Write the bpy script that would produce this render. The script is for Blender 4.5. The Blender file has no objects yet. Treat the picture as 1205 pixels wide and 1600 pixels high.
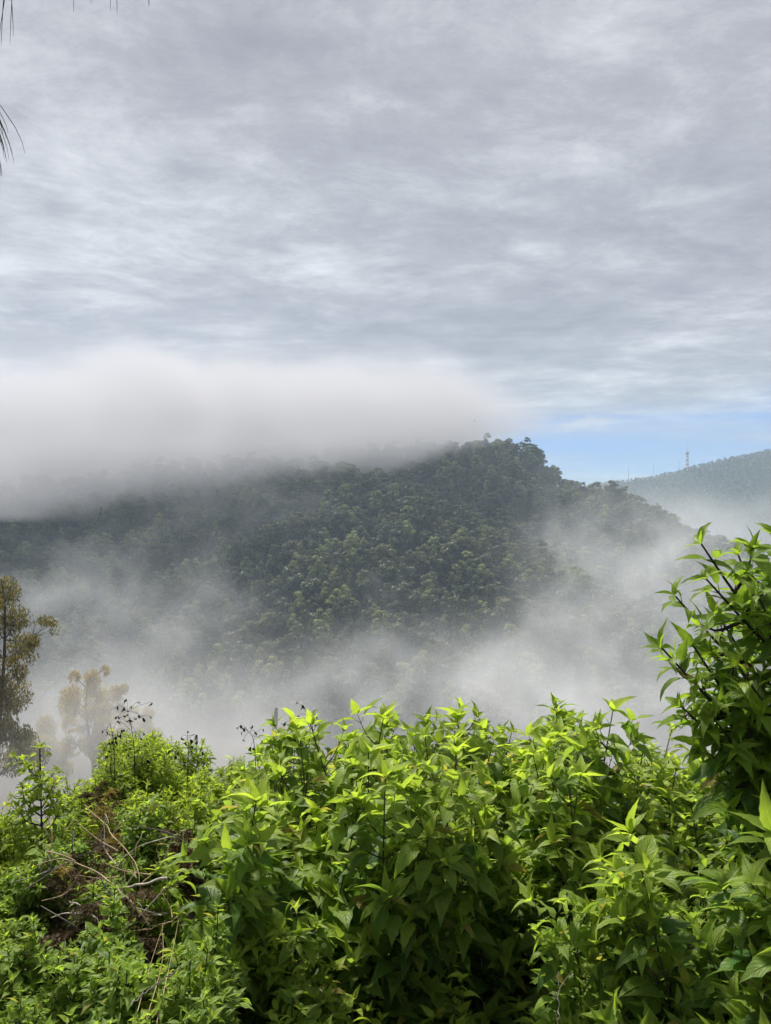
import bpy, math, random
import numpy as np

# ------------------------------------------------------------------ camera, sky, sun, exposure
SC = bpy.context.scene
COL = SC.collection
CAM = np.array([0.0, 0.0, 1.6])
FPX = 1156.0                      # focal length in pixels of the 1205 x 1600 photograph
cam_data = bpy.data.cameras.new('camera')
cam_data.sensor_fit = 'VERTICAL'; cam_data.sensor_height = 36.0; cam_data.lens = 36.0 * FPX / 1600.0
cam_data.clip_start = 0.05; cam_data.clip_end = 40000.0
cam = bpy.data.objects.new('camera', cam_data); COL.objects.link(cam)
cam.location = CAM; cam.rotation_euler = (math.radians(90), 0, 0)
SC.camera = cam

SUN_ELEV, SUN_AZ = math.radians(53), math.radians(-24)     # azimuth from +Y towards +X
sun_dir = np.array([math.cos(SUN_ELEV) * math.sin(SUN_AZ), math.cos(SUN_ELEV) * math.cos(SUN_AZ), math.sin(SUN_ELEV)])
sd = bpy.data.lights.new('sun', 'SUN'); sd.energy = 4.8; sd.angle = math.radians(6.0); sd.color = (1.0, 0.955, 0.88)
sun = bpy.data.objects.new('sun', sd); COL.objects.link(sun)
sun.rotation_euler = (math.pi / 2 - SUN_ELEV, 0, math.pi - SUN_AZ)
sun.location = (0, 0, 60)

SC.view_settings.view_transform = 'Standard'; SC.view_settings.look = 'None'
SC.view_settings.exposure = 0.75; SC.view_settings.gamma = 1.0
SC.view_settings.use_curve_mapping = False
SC.render.engine = 'CYCLES'
cy = SC.cycles
cy.use_denoising = True; cy.denoiser = 'OPENIMAGEDENOISE'; cy.denoising_input_passes = 'RGB_ALBEDO_NORMAL'
cy.max_bounces = 10; cy.diffuse_bounces = 3; cy.glossy_bounces = 2; cy.transmission_bounces = 4
cy.volume_bounces = 8; cy.transparent_max_bounces = 8
cy.volume_step_rate = 2.0; cy.volume_max_steps = 512
cy.sample_clamp_indirect = 6.0
cy.caustics_reflective = False; cy.caustics_refractive = False

class NT:
    """small helper to wire node trees"""
    def __init__(s, tree): s.t = tree; s.n = tree.nodes; s.l = tree.links
    def new(s, typ, **kw):
        n = s.n.new(typ)
        for k, v in kw.items(): setattr(n, k, v)
        return n
    def put(s, sock, v):
        if hasattr(v, 'is_output'): s.l.new(v, sock)
        elif v is not None: sock.default_value = v
    def math(s, op, a, b=None, c=None, clamp=False):
        n = s.new('ShaderNodeMath', operation=op, use_clamp=clamp)
        s.put(n.inputs[0], a); s.put(n.inputs[1], b)
        if c is not None: s.put(n.inputs[2], c)
        return n.outputs[0]
    def vec(s, op, a, b=None, scale=None):
        n = s.new('ShaderNodeVectorMath', operation=op)
        s.put(n.inputs[0], a)
        if b is not None: s.put(n.inputs[1], b)
        if scale is not None: s.put(n.inputs['Scale'], scale)
        return n.outputs['Value'] if op in ('DOT_PRODUCT', 'LENGTH', 'DISTANCE') else n.outputs['Vector']
    def noise(s, v, scale, detail=4, rough=0.5, dist=0.0):
        n = s.new('ShaderNodeTexNoise')
        s.put(n.inputs['Vector'], v); s.put(n.inputs['Scale'], scale); s.put(n.inputs['Detail'], detail)
        s.put(n.inputs['Roughness'], rough); s.put(n.inputs['Distortion'], dist)
        return n.outputs[0]
    def noisecol(s, v, scale, detail=2):
        n = s.new('ShaderNodeTexNoise')
        s.put(n.inputs['Vector'], v); s.put(n.inputs['Scale'], scale); s.put(n.inputs['Detail'], detail)
        return n.outputs['Color']
    def smooth(s, x, a, b, lo=0.0, hi=1.0):
        n = s.new('ShaderNodeMapRange', interpolation_type='SMOOTHSTEP')
        s.put(n.inputs[0], x); n.inputs[1].default_value = a; n.inputs[2].default_value = b
        n.inputs[3].default_value = lo; n.inputs[4].default_value = hi
        return n.outputs[0]
    def comb(s, x, y, z):
        n = s.new('ShaderNodeCombineXYZ')
        s.put(n.inputs[0], x); s.put(n.inputs[1], y); s.put(n.inputs[2], z); return n.outputs[0]
    def mixc(s, f, a, b, blend='MIX'):
        n = s.new('ShaderNodeMix', data_type='RGBA', blend_type=blend)
        s.put(n.inputs[0], f); s.put(n.inputs[6], a); s.put(n.inputs[7], b); return n.outputs[2]
    def ramp(s, x, stops, interp='LINEAR'):
        n = s.new('ShaderNodeValToRGB'); e = n.color_ramp.elements; n.color_ramp.interpolation = interp
        while len(e) < len(stops): e.new(0.5)
        for i, (p, c) in enumerate(stops): e[i].position = p; e[i].color = (*c, 1)
        s.put(n.inputs[0], x); return n.outputs[0]

def build_world():
    w = bpy.data.worlds.new('World'); SC.world = w; w.use_nodes = True
    T = NT(w.node_tree); T.n.clear()
    sky = T.new('ShaderNodeTexSky', sky_type='NISHITA', sun_disc=False)
    sky.sun_elevation = SUN_ELEV; sky.sun_rotation = SUN_AZ; sky.altitude = 1200; sky.air_density = 1.0; sky.dust_density = 0.6; sky.ozone_density = 2.0
    d = T.new('ShaderNodeTexCoord').outputs['Generated']
    sx = T.new('ShaderNodeSeparateXYZ'); T.put(sx.inputs[0], d); x, y, z = sx.outputs
    zc = T.math('ADD', T.math('MAXIMUM', z, 0.0), 0.045)
    p = T.comb(T.math('DIVIDE', x, zc), T.math('DIVIDE', y, zc), 5.7)      # position on the flat cloud deck
    warp = T.vec('SCALE', T.vec('SUBTRACT', T.noisecol(p, 0.9, 3), (0.5, 0.5, 0.5)), scale=0.4)
    pw = T.vec('ADD', p, warp)
    big = T.noise(T.vec('MULTIPLY', pw, (0.8, 1.0, 1)), 0.42, 3, 0.5)
    mid = T.noise(T.vec('MULTIPLY', pw, (0.85, 0.95, 1.0)), 1.5, 6, 0.58, 0.1)
    pf = T.vec('MULTIPLY', pw, (0.85, 1.0, 1.0))
    fine = T.noise(pf, 4.6, 10, 0.74, 0.1)
    tot = T.math('ADD', T.math('MULTIPLY', big, 0.26), T.math('ADD', T.math('MULTIPLY', mid, 0.56), T.math('MULTIPLY', fine, 0.44)))
    K = 5.8
    col = T.ramp(tot, [(0.48, (.315, .315, .365)), (0.565, (.385, .385, .435)), (0.635, (.465, .467, .51)), (0.695, (.585, .59, .63)), (0.79, (.80, .81, .84))])
    col = T.vec('SCALE', col, scale=K)
    # the deck: closed overhead, breaking into streaks towards its far edge
    r = T.vec('LENGTH', T.comb(T.math('DIVIDE', x, zc), T.math('DIVIDE', y, zc), 0))
    edge = T.smooth(r, 3.2, 6.4, 0.0, 1.0)
    cov_n = T.math('ADD', T.math('MULTIPLY', T.noise(T.vec('MULTIPLY', p, (0.22, 1.0, 1)), 1.3, 6, 0.62), 1.3), T.math('MULTIPLY', tot, 0.5))
    cov = T.math('SUBTRACT', T.math('ADD', cov_n, 0.36), T.math('MULTIPLY', edge, 1.12))
    cov = T.smooth(cov, -0.08, 0.74)
    skc = T.mixc(T.smooth(z, 0.0, 0.085), T.vec('MULTIPLY', sky.outputs[0], (0.44, .55, .64)), T.vec('MULTIPLY', sky.outputs[0], (0.17, .33, .60)))
    # one small cumulus scrap in the blue gap
    yy = T.math('MAXIMUM', y, 0.05); cx = T.math('DIVIDE', x, yy); cz = T.math('DIVIDE', z, yy)
    nn = T.math('SUBTRACT', T.noise(T.comb(cx, cz, 0.0), 42.0, 5, 0.6), 0.5)
    q1 = T.math('DIVIDE', T.math('SUBTRACT', T.math('SUBTRACT', cx, 0.272), T.math('MULTIPLY', nn, 0.05)), 0.042)
    q2 = T.math('DIVIDE', T.math('SUBTRACT', T.math('SUBTRACT', cz, 0.121), T.math('ADD', T.math('MULTIPLY', nn, 0.03), T.math('MULTIPLY', T.math('SUBTRACT', cx, 0.272), 0.15))), 0.0085)
    g = T.math('EXPONENT', T.math('MULTIPLY', T.math('ADD', T.math('MULTIPLY', q1, q1), T.math('MULTIPLY', q2, q2)), -1.0))
    scrap = T.math('MULTIPLY', T.math('MULTIPLY', T.smooth(g, 0.12, 0.8), 0.75), T.math('GREATER_THAN', y, 0.05))
    skc = T.mixc(scrap, skc, (4.3, 4.2, 4.4, 1))
    fin = T.mixc(cov, skc, col)
    bg = T.new('ShaderNodeBackground'); T.put(bg.inputs[0], fin); bg.inputs[1].default_value = 0.1
    out = T.new('ShaderNodeOutputWorld'); T.l.new(bg.outputs[0], out.inputs[0])
    w.cycles.sampling_method = 'MANUAL'; w.cycles.sample_map_resolution = 512
build_world()

# ------------------------------------------------------------------ helpers
def P(px, py, Y):
    """a point at depth Y (metres) in the direction of a photo pixel"""
    return np.array([(px - 602.5) / FPX * Y, Y, CAM[2] + (800.0 - py) / FPX * Y])

def tag(o, label=None, cat=None, group=None, kind=None):
    if label: o['label'] = label
    if cat: o['category'] = cat
    if group: o['group'] = group
    if kind: o['kind'] = kind
    return o

def link(name, data, parent=None, loc=None):
    o = bpy.data.objects.new(name, data); COL.objects.link(o)
    if parent is not None: o.parent = parent
    if loc is not None: o.location = loc
    return o

def empty(name, loc, rz=0.0):
    o = link(name, None, None, loc); o.rotation_euler = (0, 0, rz); o.empty_display_size = 0.2; return o

class Acc:
    """collects polygons with a uv and two values (age, tone) per vertex; builds ONE mesh"""
    def __init__(s): s.v = []; s.f = []; s.uv = []; s.a = []; s.n = 0; s.m = []
    def add(s, v, f, uv=None, age=0.0, tone=0.5, mat=0):
        v = np.asarray(v, float); k = len(v)
        s.v.append(v); f = np.asarray(f, int)
        s.f.append((f + s.n, mat)); s.n += k
        s.uv.append(np.zeros((k, 2)) if uv is None else np.asarray(uv, float))
        a = np.empty((k, 2)); a[:, 0] = age; a[:, 1] = tone; s.a.append(a)
    def mesh(s, name, mats, smooth=True):
        me = bpy.data.meshes.new(name)
        v = np.concatenate(s.v); loops = []; starts = []; mi = []; c = 0
        for f, m in s.f:
            k = f.shape[1]; loops.append(f.ravel()); starts.append(c + np.arange(len(f)) * k); c += f.size; mi.append(np.full(len(f), m))
        loops = np.concatenate(loops); starts = np.concatenate(starts); mi = np.concatenate(mi)
        me.vertices.add(len(v)); me.vertices.foreach_set('co', v.ravel())
        me.loops.add(len(loops)); me.loops.foreach_set('vertex_index', loops.astype(np.int32))
        me.polygons.add(len(starts)); me.polygons.foreach_set('loop_start', starts.astype(np.int32))
        me.polygons.foreach_set('material_index', mi.astype(np.int32))
        me.update(calc_edges=True)
        uvl = me.uv_layers.new(name='UVMap'); uvl.data.foreach_set('uv', np.concatenate(s.uv)[loops].ravel().astype(np.float32))
        a = np.concatenate(s.a)
        for i, nm in enumerate(('age', 'tone')):
            at = me.attributes.new(nm, 'FLOAT', 'POINT'); at.data.foreach_set('value', a[:, i].astype(np.float32))
        me.polygons.foreach_set('use_smooth', np.full(len(starts), smooth))
        for m in (mats if isinstance(mats, (list, tuple)) else [mats]): me.materials.append(m)
        me.validate(); me.update()
        return me

def norm(v): v = np.asarray(v, float); return v / (np.linalg.norm(v) + 1e-9)

def frame(d):
    d = norm(d); u = np.cross(d, (0, 0, 1.0))
    if np.linalg.norm(u) < 1e-3: u = np.cross(d, (0, 1.0, 0))
    u = norm(u); return d, u, np.cross(u, d)

def tube(acc, pts, rad, sides=6, mat=0, age=0.0, tone=0.5, rough=0.0, rng=None):
    pts = np.asarray(pts, float); n = len(pts); rad = np.broadcast_to(np.asarray(rad, float), (n,))
    V = []; UV = []
    ang = np.arange(sides) / sides * 2 * math.pi
    prev = None
    for i in range(n):
        t = pts[min(i + 1, n - 1)] - pts[max(i - 1, 0)]
        t = norm(t)
        if prev is None: _, u, w = frame(t)
        else:
            u = prev - t * np.dot(prev, t); u = norm(u); w = np.cross(u, t)
        prev = u
        rr = rad[i] * (1 + (rng.uniform(-rough, rough, sides) if rough else 0))
        V.append(pts[i] + np.outer(np.cos(ang) * rr, u) + np.outer(np.sin(ang) * rr, w))
        UV.append(np.stack([ang, np.full(sides, i / n)], 1))
    V = np.concatenate(V); F = []
    for i in range(n - 1):
        for k in range(sides):
            k2 = (k + 1) % sides
            F.append((i * sides + k, i * sides + k2, (i + 1) * sides + k2, (i + 1) * sides + k))
    acc.add(V, F, np.concatenate(UV), age, tone, mat)
    acc.add(np.concatenate([V[-sides:]]), [list(range(sides))], None, age, tone, mat)

def curve_pts(ctrl, n):
    """Catmull-Rom through control points"""
    c = np.asarray(ctrl, float); c = np.vstack([2 * c[0] - c[1], c, 2 * c[-1] - c[-2]]); out = []
    m = len(c) - 3
    for q in np.linspace(0, m - 1e-6, n):
        i = int(q); t = q - i; p0, p1, p2, p3 = c[i:i + 4]
        out.append(0.5 * ((2 * p1) + (-p0 + p2) * t + (2 * p0 - 5 * p1 + 4 * p2 - p3) * t * t + (-p0 + 3 * p1 - 3 * p2 + p3) * t ** 3))
    return np.array(out)

def vnoise(x, y, seed=0):
    """smooth value noise on numpy arrays"""
    def h(i, j):
        k = (i.astype(np.int64) * 374761393 + j.astype(np.int64) * 668265263 + seed * 1442695) & 0x7fffffff
        k = (k ^ (k >> 13)) * 1274126177 & 0x7fffffff
        return ((k ^ (k >> 16)) & 0xffff) / 65535.0
    xi = np.floor(x); yi = np.floor(y); fx = x - xi; fy = y - yi
    fx = fx * fx * (3 - 2 * fx); fy = fy * fy * (3 - 2 * fy)
    a = h(xi, yi); b = h(xi + 1, yi); c = h(xi, yi + 1); d_ = h(xi + 1, yi + 1)
    return (a * (1 - fx) + b * fx) * (1 - fy) + (c * (1 - fx) + d_ * fx) * fy

# ------------------------------------------------------------------ materials
def mat_new(name):
    m = bpy.data.materials.new(name); m.use_nodes = True; T = NT(m.node_tree); T.n.clear()
    out = T.new('ShaderNodeOutputMaterial'); return m, T, out

def mat_plain(name, stops, scale=6.0, rough=0.8, bump=0.3, stretch=(1, 1, 1), detail=6, spec=0.3):
    m, T, out = mat_new(name)
    p = T.vec('MULTIPLY', T.new('ShaderNodeTexCoord').outputs['Object'], stretch)
    f = T.noise(p, scale, detail, 0.6, 0.3)
    b = T.new('ShaderNodeBsdfPrincipled'); T.put(b.inputs['Base Color'], T.ramp(f, stops)); b.inputs['Roughness'].default_value = rough
    b.inputs['Specular IOR Level'].default_value = spec
    bp = T.new('ShaderNodeBump'); bp.inputs['Strength'].default_value = bump; T.put(bp.inputs['Height'], f); T.l.new(bp.outputs[0], b.inputs['Normal'])
    T.l.new(b.outputs[0], out.inputs[0]); return m

def mat_leaf(name, old, young, trans=0.42, rough=0.5, veins=True, spec=0.28, rnd=0.25, tint=(1.0, 1.0, 1.0)):
    """leaf: colour runs from an old to a young leaf with the 'age' value; light passes through it"""
    m, T, out = mat_new(name)
    age = T.new('ShaderNodeAttribute', attribute_name='age').outputs['Fac']
    tone = T.new('ShaderNodeAttribute', attribute_name='tone').outputs['Fac']
    rndo = T.new('ShaderNodeObjectInfo').outputs['Random']
    col = T.mixc(age, (*old, 1), (*young, 1))
    dry = T.smooth(tone, 0.955, 0.985)
    col = T.mixc(T.math('MULTIPLY', dry, 0.8), col, (0.24, 0.19, 0.05, 1))
    k = T.math('ADD', 1.0 - rnd, T.math('MULTIPLY', T.math('ADD', T.math('MULTIPLY', tone, 0.7), T.math('MULTIPLY', rndo, 0.3)), 2 * rnd))
    col = T.vec('SCALE', col, scale=k)
    b = T.new('ShaderNodeBsdfPrincipled'); b.inputs['Roughness'].default_value = rough; b.inputs['Specular IOR Level'].default_value = spec
    tcol = None
    if veins:
        uv = T.new('ShaderNodeUVMap'); su = T.new('ShaderNodeSeparateXYZ'); T.put(su.inputs[0], uv.outputs[0])
        au = T.math('ABSOLUTE', su.outputs[0])
        side = T.math('PINGPONG', T.math('SUBTRACT', T.math('MULTIPLY', su.outputs[1], 8.0), T.math('MULTIPLY', au, 2.6)), 0.5)
        vein = T.math('SUBTRACT', 1.0, T.smooth(side, 0.0, 0.16))
        midr = T.math('SUBTRACT', 1.0, T.smooth(au, 0.0, 0.10))
        vv = T.math('MAXIMUM', T.math('MULTIPLY', vein, 0.45), midr)
        blot = T.noise(T.new('ShaderNodeTexCoord').outputs['Object'], 55.0, 3, 0.6)
        col = T.vec('SCALE', col, scale=T.math('ADD', 0.78, T.math('MULTIPLY', blot, 0.44)))
        col = T.mixc(T.math('MULTIPLY', vv, 0.45), col, T.vec('MULTIPLY', col, (2.0, 1.65, 1.6)))
        bp = T.new('ShaderNodeBump'); bp.inputs['Strength'].default_value = 0.8; bp.inputs['Distance'].default_value = 0.004
        T.put(bp.inputs['Height'], T.math('SUBTRACT', T.math('MULTIPLY', blot, 0.5), vv)); T.l.new(bp.outputs[0], b.inputs['Normal'])
    T.put(b.inputs['Base Color'], col)
    tr = T.new('ShaderNodeBsdfTranslucent'); T.put(tr.inputs[0], T.vec('MULTIPLY', col, (1.75 * tint[0], 1.75 * tint[1], 1.15 * tint[2])))
    mx = T.new('ShaderNodeMixShader'); mx.inputs[0].default_value = trans
    T.l.new(b.outputs[0], mx.inputs[1]); T.l.new(tr.outputs[0], mx.inputs[2]); T.l.new(mx.outputs[0], out.inputs[0])
    return m
HAZE = 0.0002
# ------------------------------------------------------------------ land: near slope, valley, forested hill, far ridge
def near_z(x, y):
    """the slope that falls away below the viewpoint"""
    ys = np.array([-30, 0, 1.2, 2.5, 4, 6, 9, 14, 25, 60, 130, 220, 320, 420, 6000.])
    zs = np.array([0.6, 0, -.12, -.5, -1.15, -2.3, -4.4, -8, -16, -38, -70, -96, -112, -118, -118.])
    z = np.interp(y, ys, zs)
    left = np.clip((-x - 0.25) / 0.6, 0, 1) * np.clip((5.4 - y) / 1.7, 0, 1) * np.clip(y, 0, 1)
    left = left * left * (3 - 2 * left)
    heap = 0.20 * np.exp(-((x + 1.25) / .55) ** 2 - ((y - 3.25) / .6) ** 2)
    heap = heap - .38 * np.clip((-x - 1.15) / .45, 0, 1) * np.clip((y - 2.3) / .6, 0, 1)
    z = z * (1 - left) + left * (-.03 - .035 * (y - 1) + heap)
    return z + (vnoise(x * 0.9, y * 0.9, 3) - 0.5) * 0.18 * np.clip(y / 3 - .6, 0.12, 6) + (vnoise(x * .05, y * .05, 5) - .5) * np.clip((y - 15) / 20, 0, 1) * 9

CANOPY = 14.0
def line3(pts):
    return np.array([P(a, b, Y) - (0, 0, CANOPY) for a, b, Y in pts])
SPUR = line3([(-1100, 820, 560), (-400, 800, 600), (-100, 772, 640), (150, 742, 690), (300, 725, 705), (450, 722, 700), (560, 732, 665), (640, 756, 615), (720, 812, 565), (830, 890, 500), (960, 985, 440), (1070, 1060, 400)])
REAR = line3([(-700, 760, 900), (300, 702, 860), (600, 700, 850), (760, 691, 835), (815, 692, 815)])
SHOULDER = line3([(815, 735, 815), (870, 748, 782), (900, 752, 765), (935, 764, 742), (975, 790, 705), (1005, 815, 672), (1045, 860, 630), (1100, 920, 580), (1175, 1000, 520)])
def ridge(x, y, L, slope):
    best = np.full(x.shape, -1e9)
    for a, b in zip(L[:-1], L[1:]):
        d = b[:2] - a[:2]; t = np.clip(((x - a[0]) * d[0] + (y - a[1]) * d[1]) / (d @ d), 0, 1)
        dist = np.hypot(x - a[0] - t * d[0], y - a[1] - t * d[1])
        z = a[2] + t * (b[2] - a[2]) - slope * (np.sqrt(dist * dist + 14 ** 2) - 14)
        best = np.maximum(best, z)
    return best
def hill_z(x, y):
    a = ridge(x, y, SPUR, 0.56); b = np.maximum(ridge(x, y, REAR, 0.5 + .75 * np.clip((602.5 + x / y * FPX - 815) / 25, 0, 1)), ridge(x, y, SHOULDER, 0.52))
    k = 7.0; m = np.maximum(a, b); h = m + k * np.log(np.exp((a - m) / k) + np.exp((b - m) / k))
    g = (vnoise(x / 42 + y / 300, y / 160, 11) - 0.5) * 15 + (vnoise(x / 17, y / 40, 12) - 0.5) * 6
    return h + g * np.clip((20 - (h - 25)) / 60, 0.06, 1)
FAR = line3([(500, 785, 2300), (800, 767, 2300), (930, 751, 2250), (1000, 743, 2200), (1060, 732, 2150), (1090, 723, 2130), (1120, 716, 2120), (1160, 708, 2100), (1205, 697, 2080), (1300, 684, 2050), (1500, 680, 2000), (1900, 700, 2000)])
def far_z(x, y):
    h = ridge(x, y, FAR, 0.42)
    return h + (vnoise(x / 120, y / 260, 21) - .5) * 34 * np.clip((40 - h) / 60, 0, 1) + (vnoise(x / 30, y / 60, 22) - .5) * 5

def grid_mesh(name, X, Y, Z, mat):
    n, m = X.shape; v = np.stack([X, Y, Z], -1).reshape(-1, 3)
    i = np.arange(n * m).reshape(n, m)
    f = np.stack([i[:-1, :-1], i[:-1, 1:], i[1:, 1:], i[1:, :-1]], -1).reshape(-1, 4)
    a = Acc(); a.add(v, f); return a.mesh(name, mat)

m_soil = mat_plain('leaf_litter_soil', [(0.3, (.012, .009, .006)), (0.5, (.035, .026, .016)), (0.7, (.075, .055, .033))], 9.0, 0.95, 0.8)
m_hill = mat_plain('forest_floor', [(0.35, (.012, .018, .008)), (0.65, (.03, .045, .018))], 0.15, 0.95, 0.4)

rr = np.concatenate([np.linspace(0.02, 12, 90), 12 * np.exp(np.linspace(0.03, math.log(3600 / 12), 130))])
th = np.radians(np.concatenate([np.linspace(-180, -62, 40), np.linspace(-60, 60, 190), np.linspace(62, 180, 40)]))
R, TH = np.meshgrid(rr, th, indexing='ij'); gx, gy = R * np.sin(TH), R * np.cos(TH)
ground = link('ground', grid_mesh('ground', gx, gy, near_z(gx, gy), m_soil))
tag(ground, 'dark leaf-littered slope falling away into the misty valley', kind='structure')

hx, hy = np.meshgrid(np.linspace(-760, 620, 200), np.linspace(215, 1180, 150), indexing='xy')
hill = link('hill', grid_mesh('hill', hx, hy, hill_z(hx, hy), m_hill))
tag(hill, 'forest-covered hill rising across the valley under the cloud', kind='structure')
fx, fy = np.meshgrid(np.linspace(-300, 2900, 170), np.linspace(1150, 3400, 120), indexing='xy')
far = link('far_ridge', grid_mesh('far_ridge', fx, fy, far_z(fx, fy), m_hill))
tag(far, 'blue-green far ridge carrying the radio tower', kind='structure')

# ------------------------------------------------------------------ hillside trees
def rand_unit(rng, n):
    v = rng.normal(size=(n, 3)); return v / np.linalg.norm(v, axis=1)[:, None]

def leaf_cards(acc, c, nrm, size, rng, aspect=1.6, age=0.0, tone=0.5, mat=0):
    """many four-sided leaf clumps in one go: centres c, facing nrm"""
    n = len(c); t = rng.normal(size=(n, 3)); u = np.cross(nrm, t); u /= np.linalg.norm(u, axis=1)[:, None] + 1e-9
    w = np.cross(nrm, u); s = (size * rng.uniform(0.7, 1.3, n))[:, None]
    u = u * s * aspect * 0.5; w = w * s * 0.5
    bend = nrm * s * 0.18
    V = np.stack([c - u - bend, c - w * 0.9, c + u - bend, c + w * 1.0], 1).reshape(-1, 3)
    F = np.arange(4 * n).reshape(n, 4)
    acc.add(V, F, np.tile([[0, 0], [1, 0], [0, 1], [-1, 0]], (n, 1)), np.repeat(np.broadcast_to(age, (n,)), 4), np.repeat(np.broadcast_to(tone, (n,)), 4), mat)

def forest_tree_mesh(name, rng, kind, mats, rich=1.0):
    """one tree of unit-ish size, base at 0; crown of many leaf clumps over uneven lobes"""
    a = Acc()
    H, W = {'broad': (11, 5.2), 'round': (10, 4.2), 'tall': (14, 3.6), 'slender': (13, 2.0)}[kind]
    tube(a, curve_pts([(0, 0, -2), (.2, .1, H * .35), (-.1, .2, H * .8)], 6), np.linspace(.4, .12, 6), 5, 1)
    nl = {'broad': 19, 'round': 14, 'tall': 16, 'slender': 14}[kind]
    for i in range(nl):
        q = i / (nl - 1)
        if kind == 'slender':
            z = H * (.10 + .87 * q); rad = W * (1.05 - q) * .8 + .4; off = rng.uniform(-.5, .5, 2) * W * (1 - q)
        else:
            z = H * rng.uniform(.36, .95); env = math.sqrt(max(0.05, 1 - ((z / H - .55) / .5) ** 2))
            an = i * 2.4 + rng.uniform(-.4, .4); ro = W * env * rng.uniform(.25, .82); off = np.array([math.cos(an), math.sin(an)]) * ro
            rad = W * rng.uniform(.24, .42)
        n = int(rich * 60 * (rad / 1.6) ** 1.4) + 14
        d = rand_unit(rng, n); d[:, 2] = np.where(d[:, 2] < -.35, -d[:, 2], d[:, 2])
        c = np.array([off[0], off[1], z]) + d * rad * np.array([1, 1, .8]) * rng.uniform(.72, 1.08, n)[:, None]
        nr = d + rng.normal(size=(n, 3)) * .28; nr /= np.linalg.norm(nr, axis=1)[:, None]
        leaf_cards(a, c, nr, 0.55 if kind != 'slender' else .5, rng, 1.5, rng.uniform(0, 1, n), np.clip(rng.uniform(0.25, .75) + rng.normal(size=n) * .15, 0, 1))
    return a.mesh(name, mats)

m_bark = mat_plain('grey_bark', [(0.3, (.05, .042, .034)), (0.7, (.16, .14, .12))], 3.0, 0.9, 0.5, (3, 3, .6))
m_ft_dark = mat_leaf('dark_forest_leaf', (.040, .056, .030), (.105, .128, .066), 0.22, 0.55, False, 0.25, 0.5)
m_ft_olive = mat_leaf('olive_forest_leaf', (.078, .086, .042), (.17, .175, .085), 0.22, 0.55, False, 0.25, 0.45)
m_ft_lime = mat_leaf('pale_forest_leaf', (.14, .17, .065), (.27, .30, .125), 0.25, 0.55, False, 0.25, 0.4)
TREE = []
_r = np.random.default_rng(7)
for nm, kind, m in [('forest_tree', 'broad', m_ft_dark), ('forest_tree', 'round', m_ft_dark), ('forest_tree', 'broad', m_ft_olive), ('forest_tree', 'round', m_ft_olive),
                    ('forest_tree', 'round', m_ft_lime), ('forest_tree', 'tall', m_ft_lime), ('forest_tree', 'tall', m_ft_dark), ('forest_tree', 'slender', m_ft_dark)]:
    TREE.append(forest_tree_mesh(nm, _r, kind, [m, m_bark]))
TREE_W = np.array([.26, .20, .17, .12, .07, .05, .10, .03])
TREE_LABEL = ['broad dark green forest tree with a wide crown on the misty hillside', 'small rounded dark green forest tree on the misty hillside',
              'broad olive green forest tree with a wide crown on the misty hillside', 'small rounded olive forest tree on the misty hillside',
              'rounded pale lime forest tree standing out on the dark hillside', 'tall pale lime forest tree standing out on the dark hillside',
              'tall narrow dark green forest tree on the misty hillside', 'slender pointed dark tree on the hill crest']

def scatter(rng, zf, x0, x1, y0, y1, step, keep):
    n = int((x1 - x0) * (y1 - y0) / (step * step)); nx = int((x1 - x0) / step); ny = int((y1 - y0) / step)
    ix, iy = np.meshgrid(np.arange(nx), np.arange(ny)); ix = ix.ravel(); iy = iy.ravel()
    x = x0 + (ix + rng.uniform(0.02, .98, len(ix))) * step; y = y0 + (iy + rng.uniform(0.02, .98, len(iy))) * step
    z = zf(x, y); k = keep(x, y, z); return np.stack([x, y, z], 1)[k]

def front_face(zf):
    """keep what the viewer's side of the hill shows (a margin past the crest is kept too)"""
    def keep(x, y, z):
        inview = (np.abs(x / y) < 0.66) & (z > near_z(x, y) - 1)
        ok = np.ones_like(x, bool)
        for k in (25, 50, 80, 120, 170, 230):           # is there higher ground in the line of sight?
            s = 1 - k / y; zz = zf(x * s, y * s); line = CAM[2] + (z + 16 - CAM[2]) * s
            ok &= zz < line + 3
        return inview & ok
    return keep
_r = np.random.default_rng(21)
pts = scatter(_r, hill_z, -620, 560, 225, 960, 8.0, front_face(hill_z))
kind = _r.choice(len(TREE), len(pts), p=TREE_W)
patch = vnoise(pts[:, 0] / 45, pts[:, 1] / 60, 31)
kind = np.where((patch > .62) & (_r.uniform(size=len(pts)) < .3), 4, kind)
ppx = 602.5 + pts[:, 0] / pts[:, 1] * FPX; ppy = 800 - (pts[:, 2] + 6 - CAM[2]) / pts[:, 1] * FPX
crest = (ppy < 705) & (ppx > 740) & (ppx < 880)
kind = np.where(crest & (_r.uniform(size=len(pts)) < .15), 7, kind)
scl = .75 + 1.15 * _r.uniform(0, 1, len(pts)) ** 1.6 * np.where(_r.uniform(size=len(pts)) < .10, 1.28, 1.0)
rot = _r.uniform(0, 6.28, len(pts))
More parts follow.
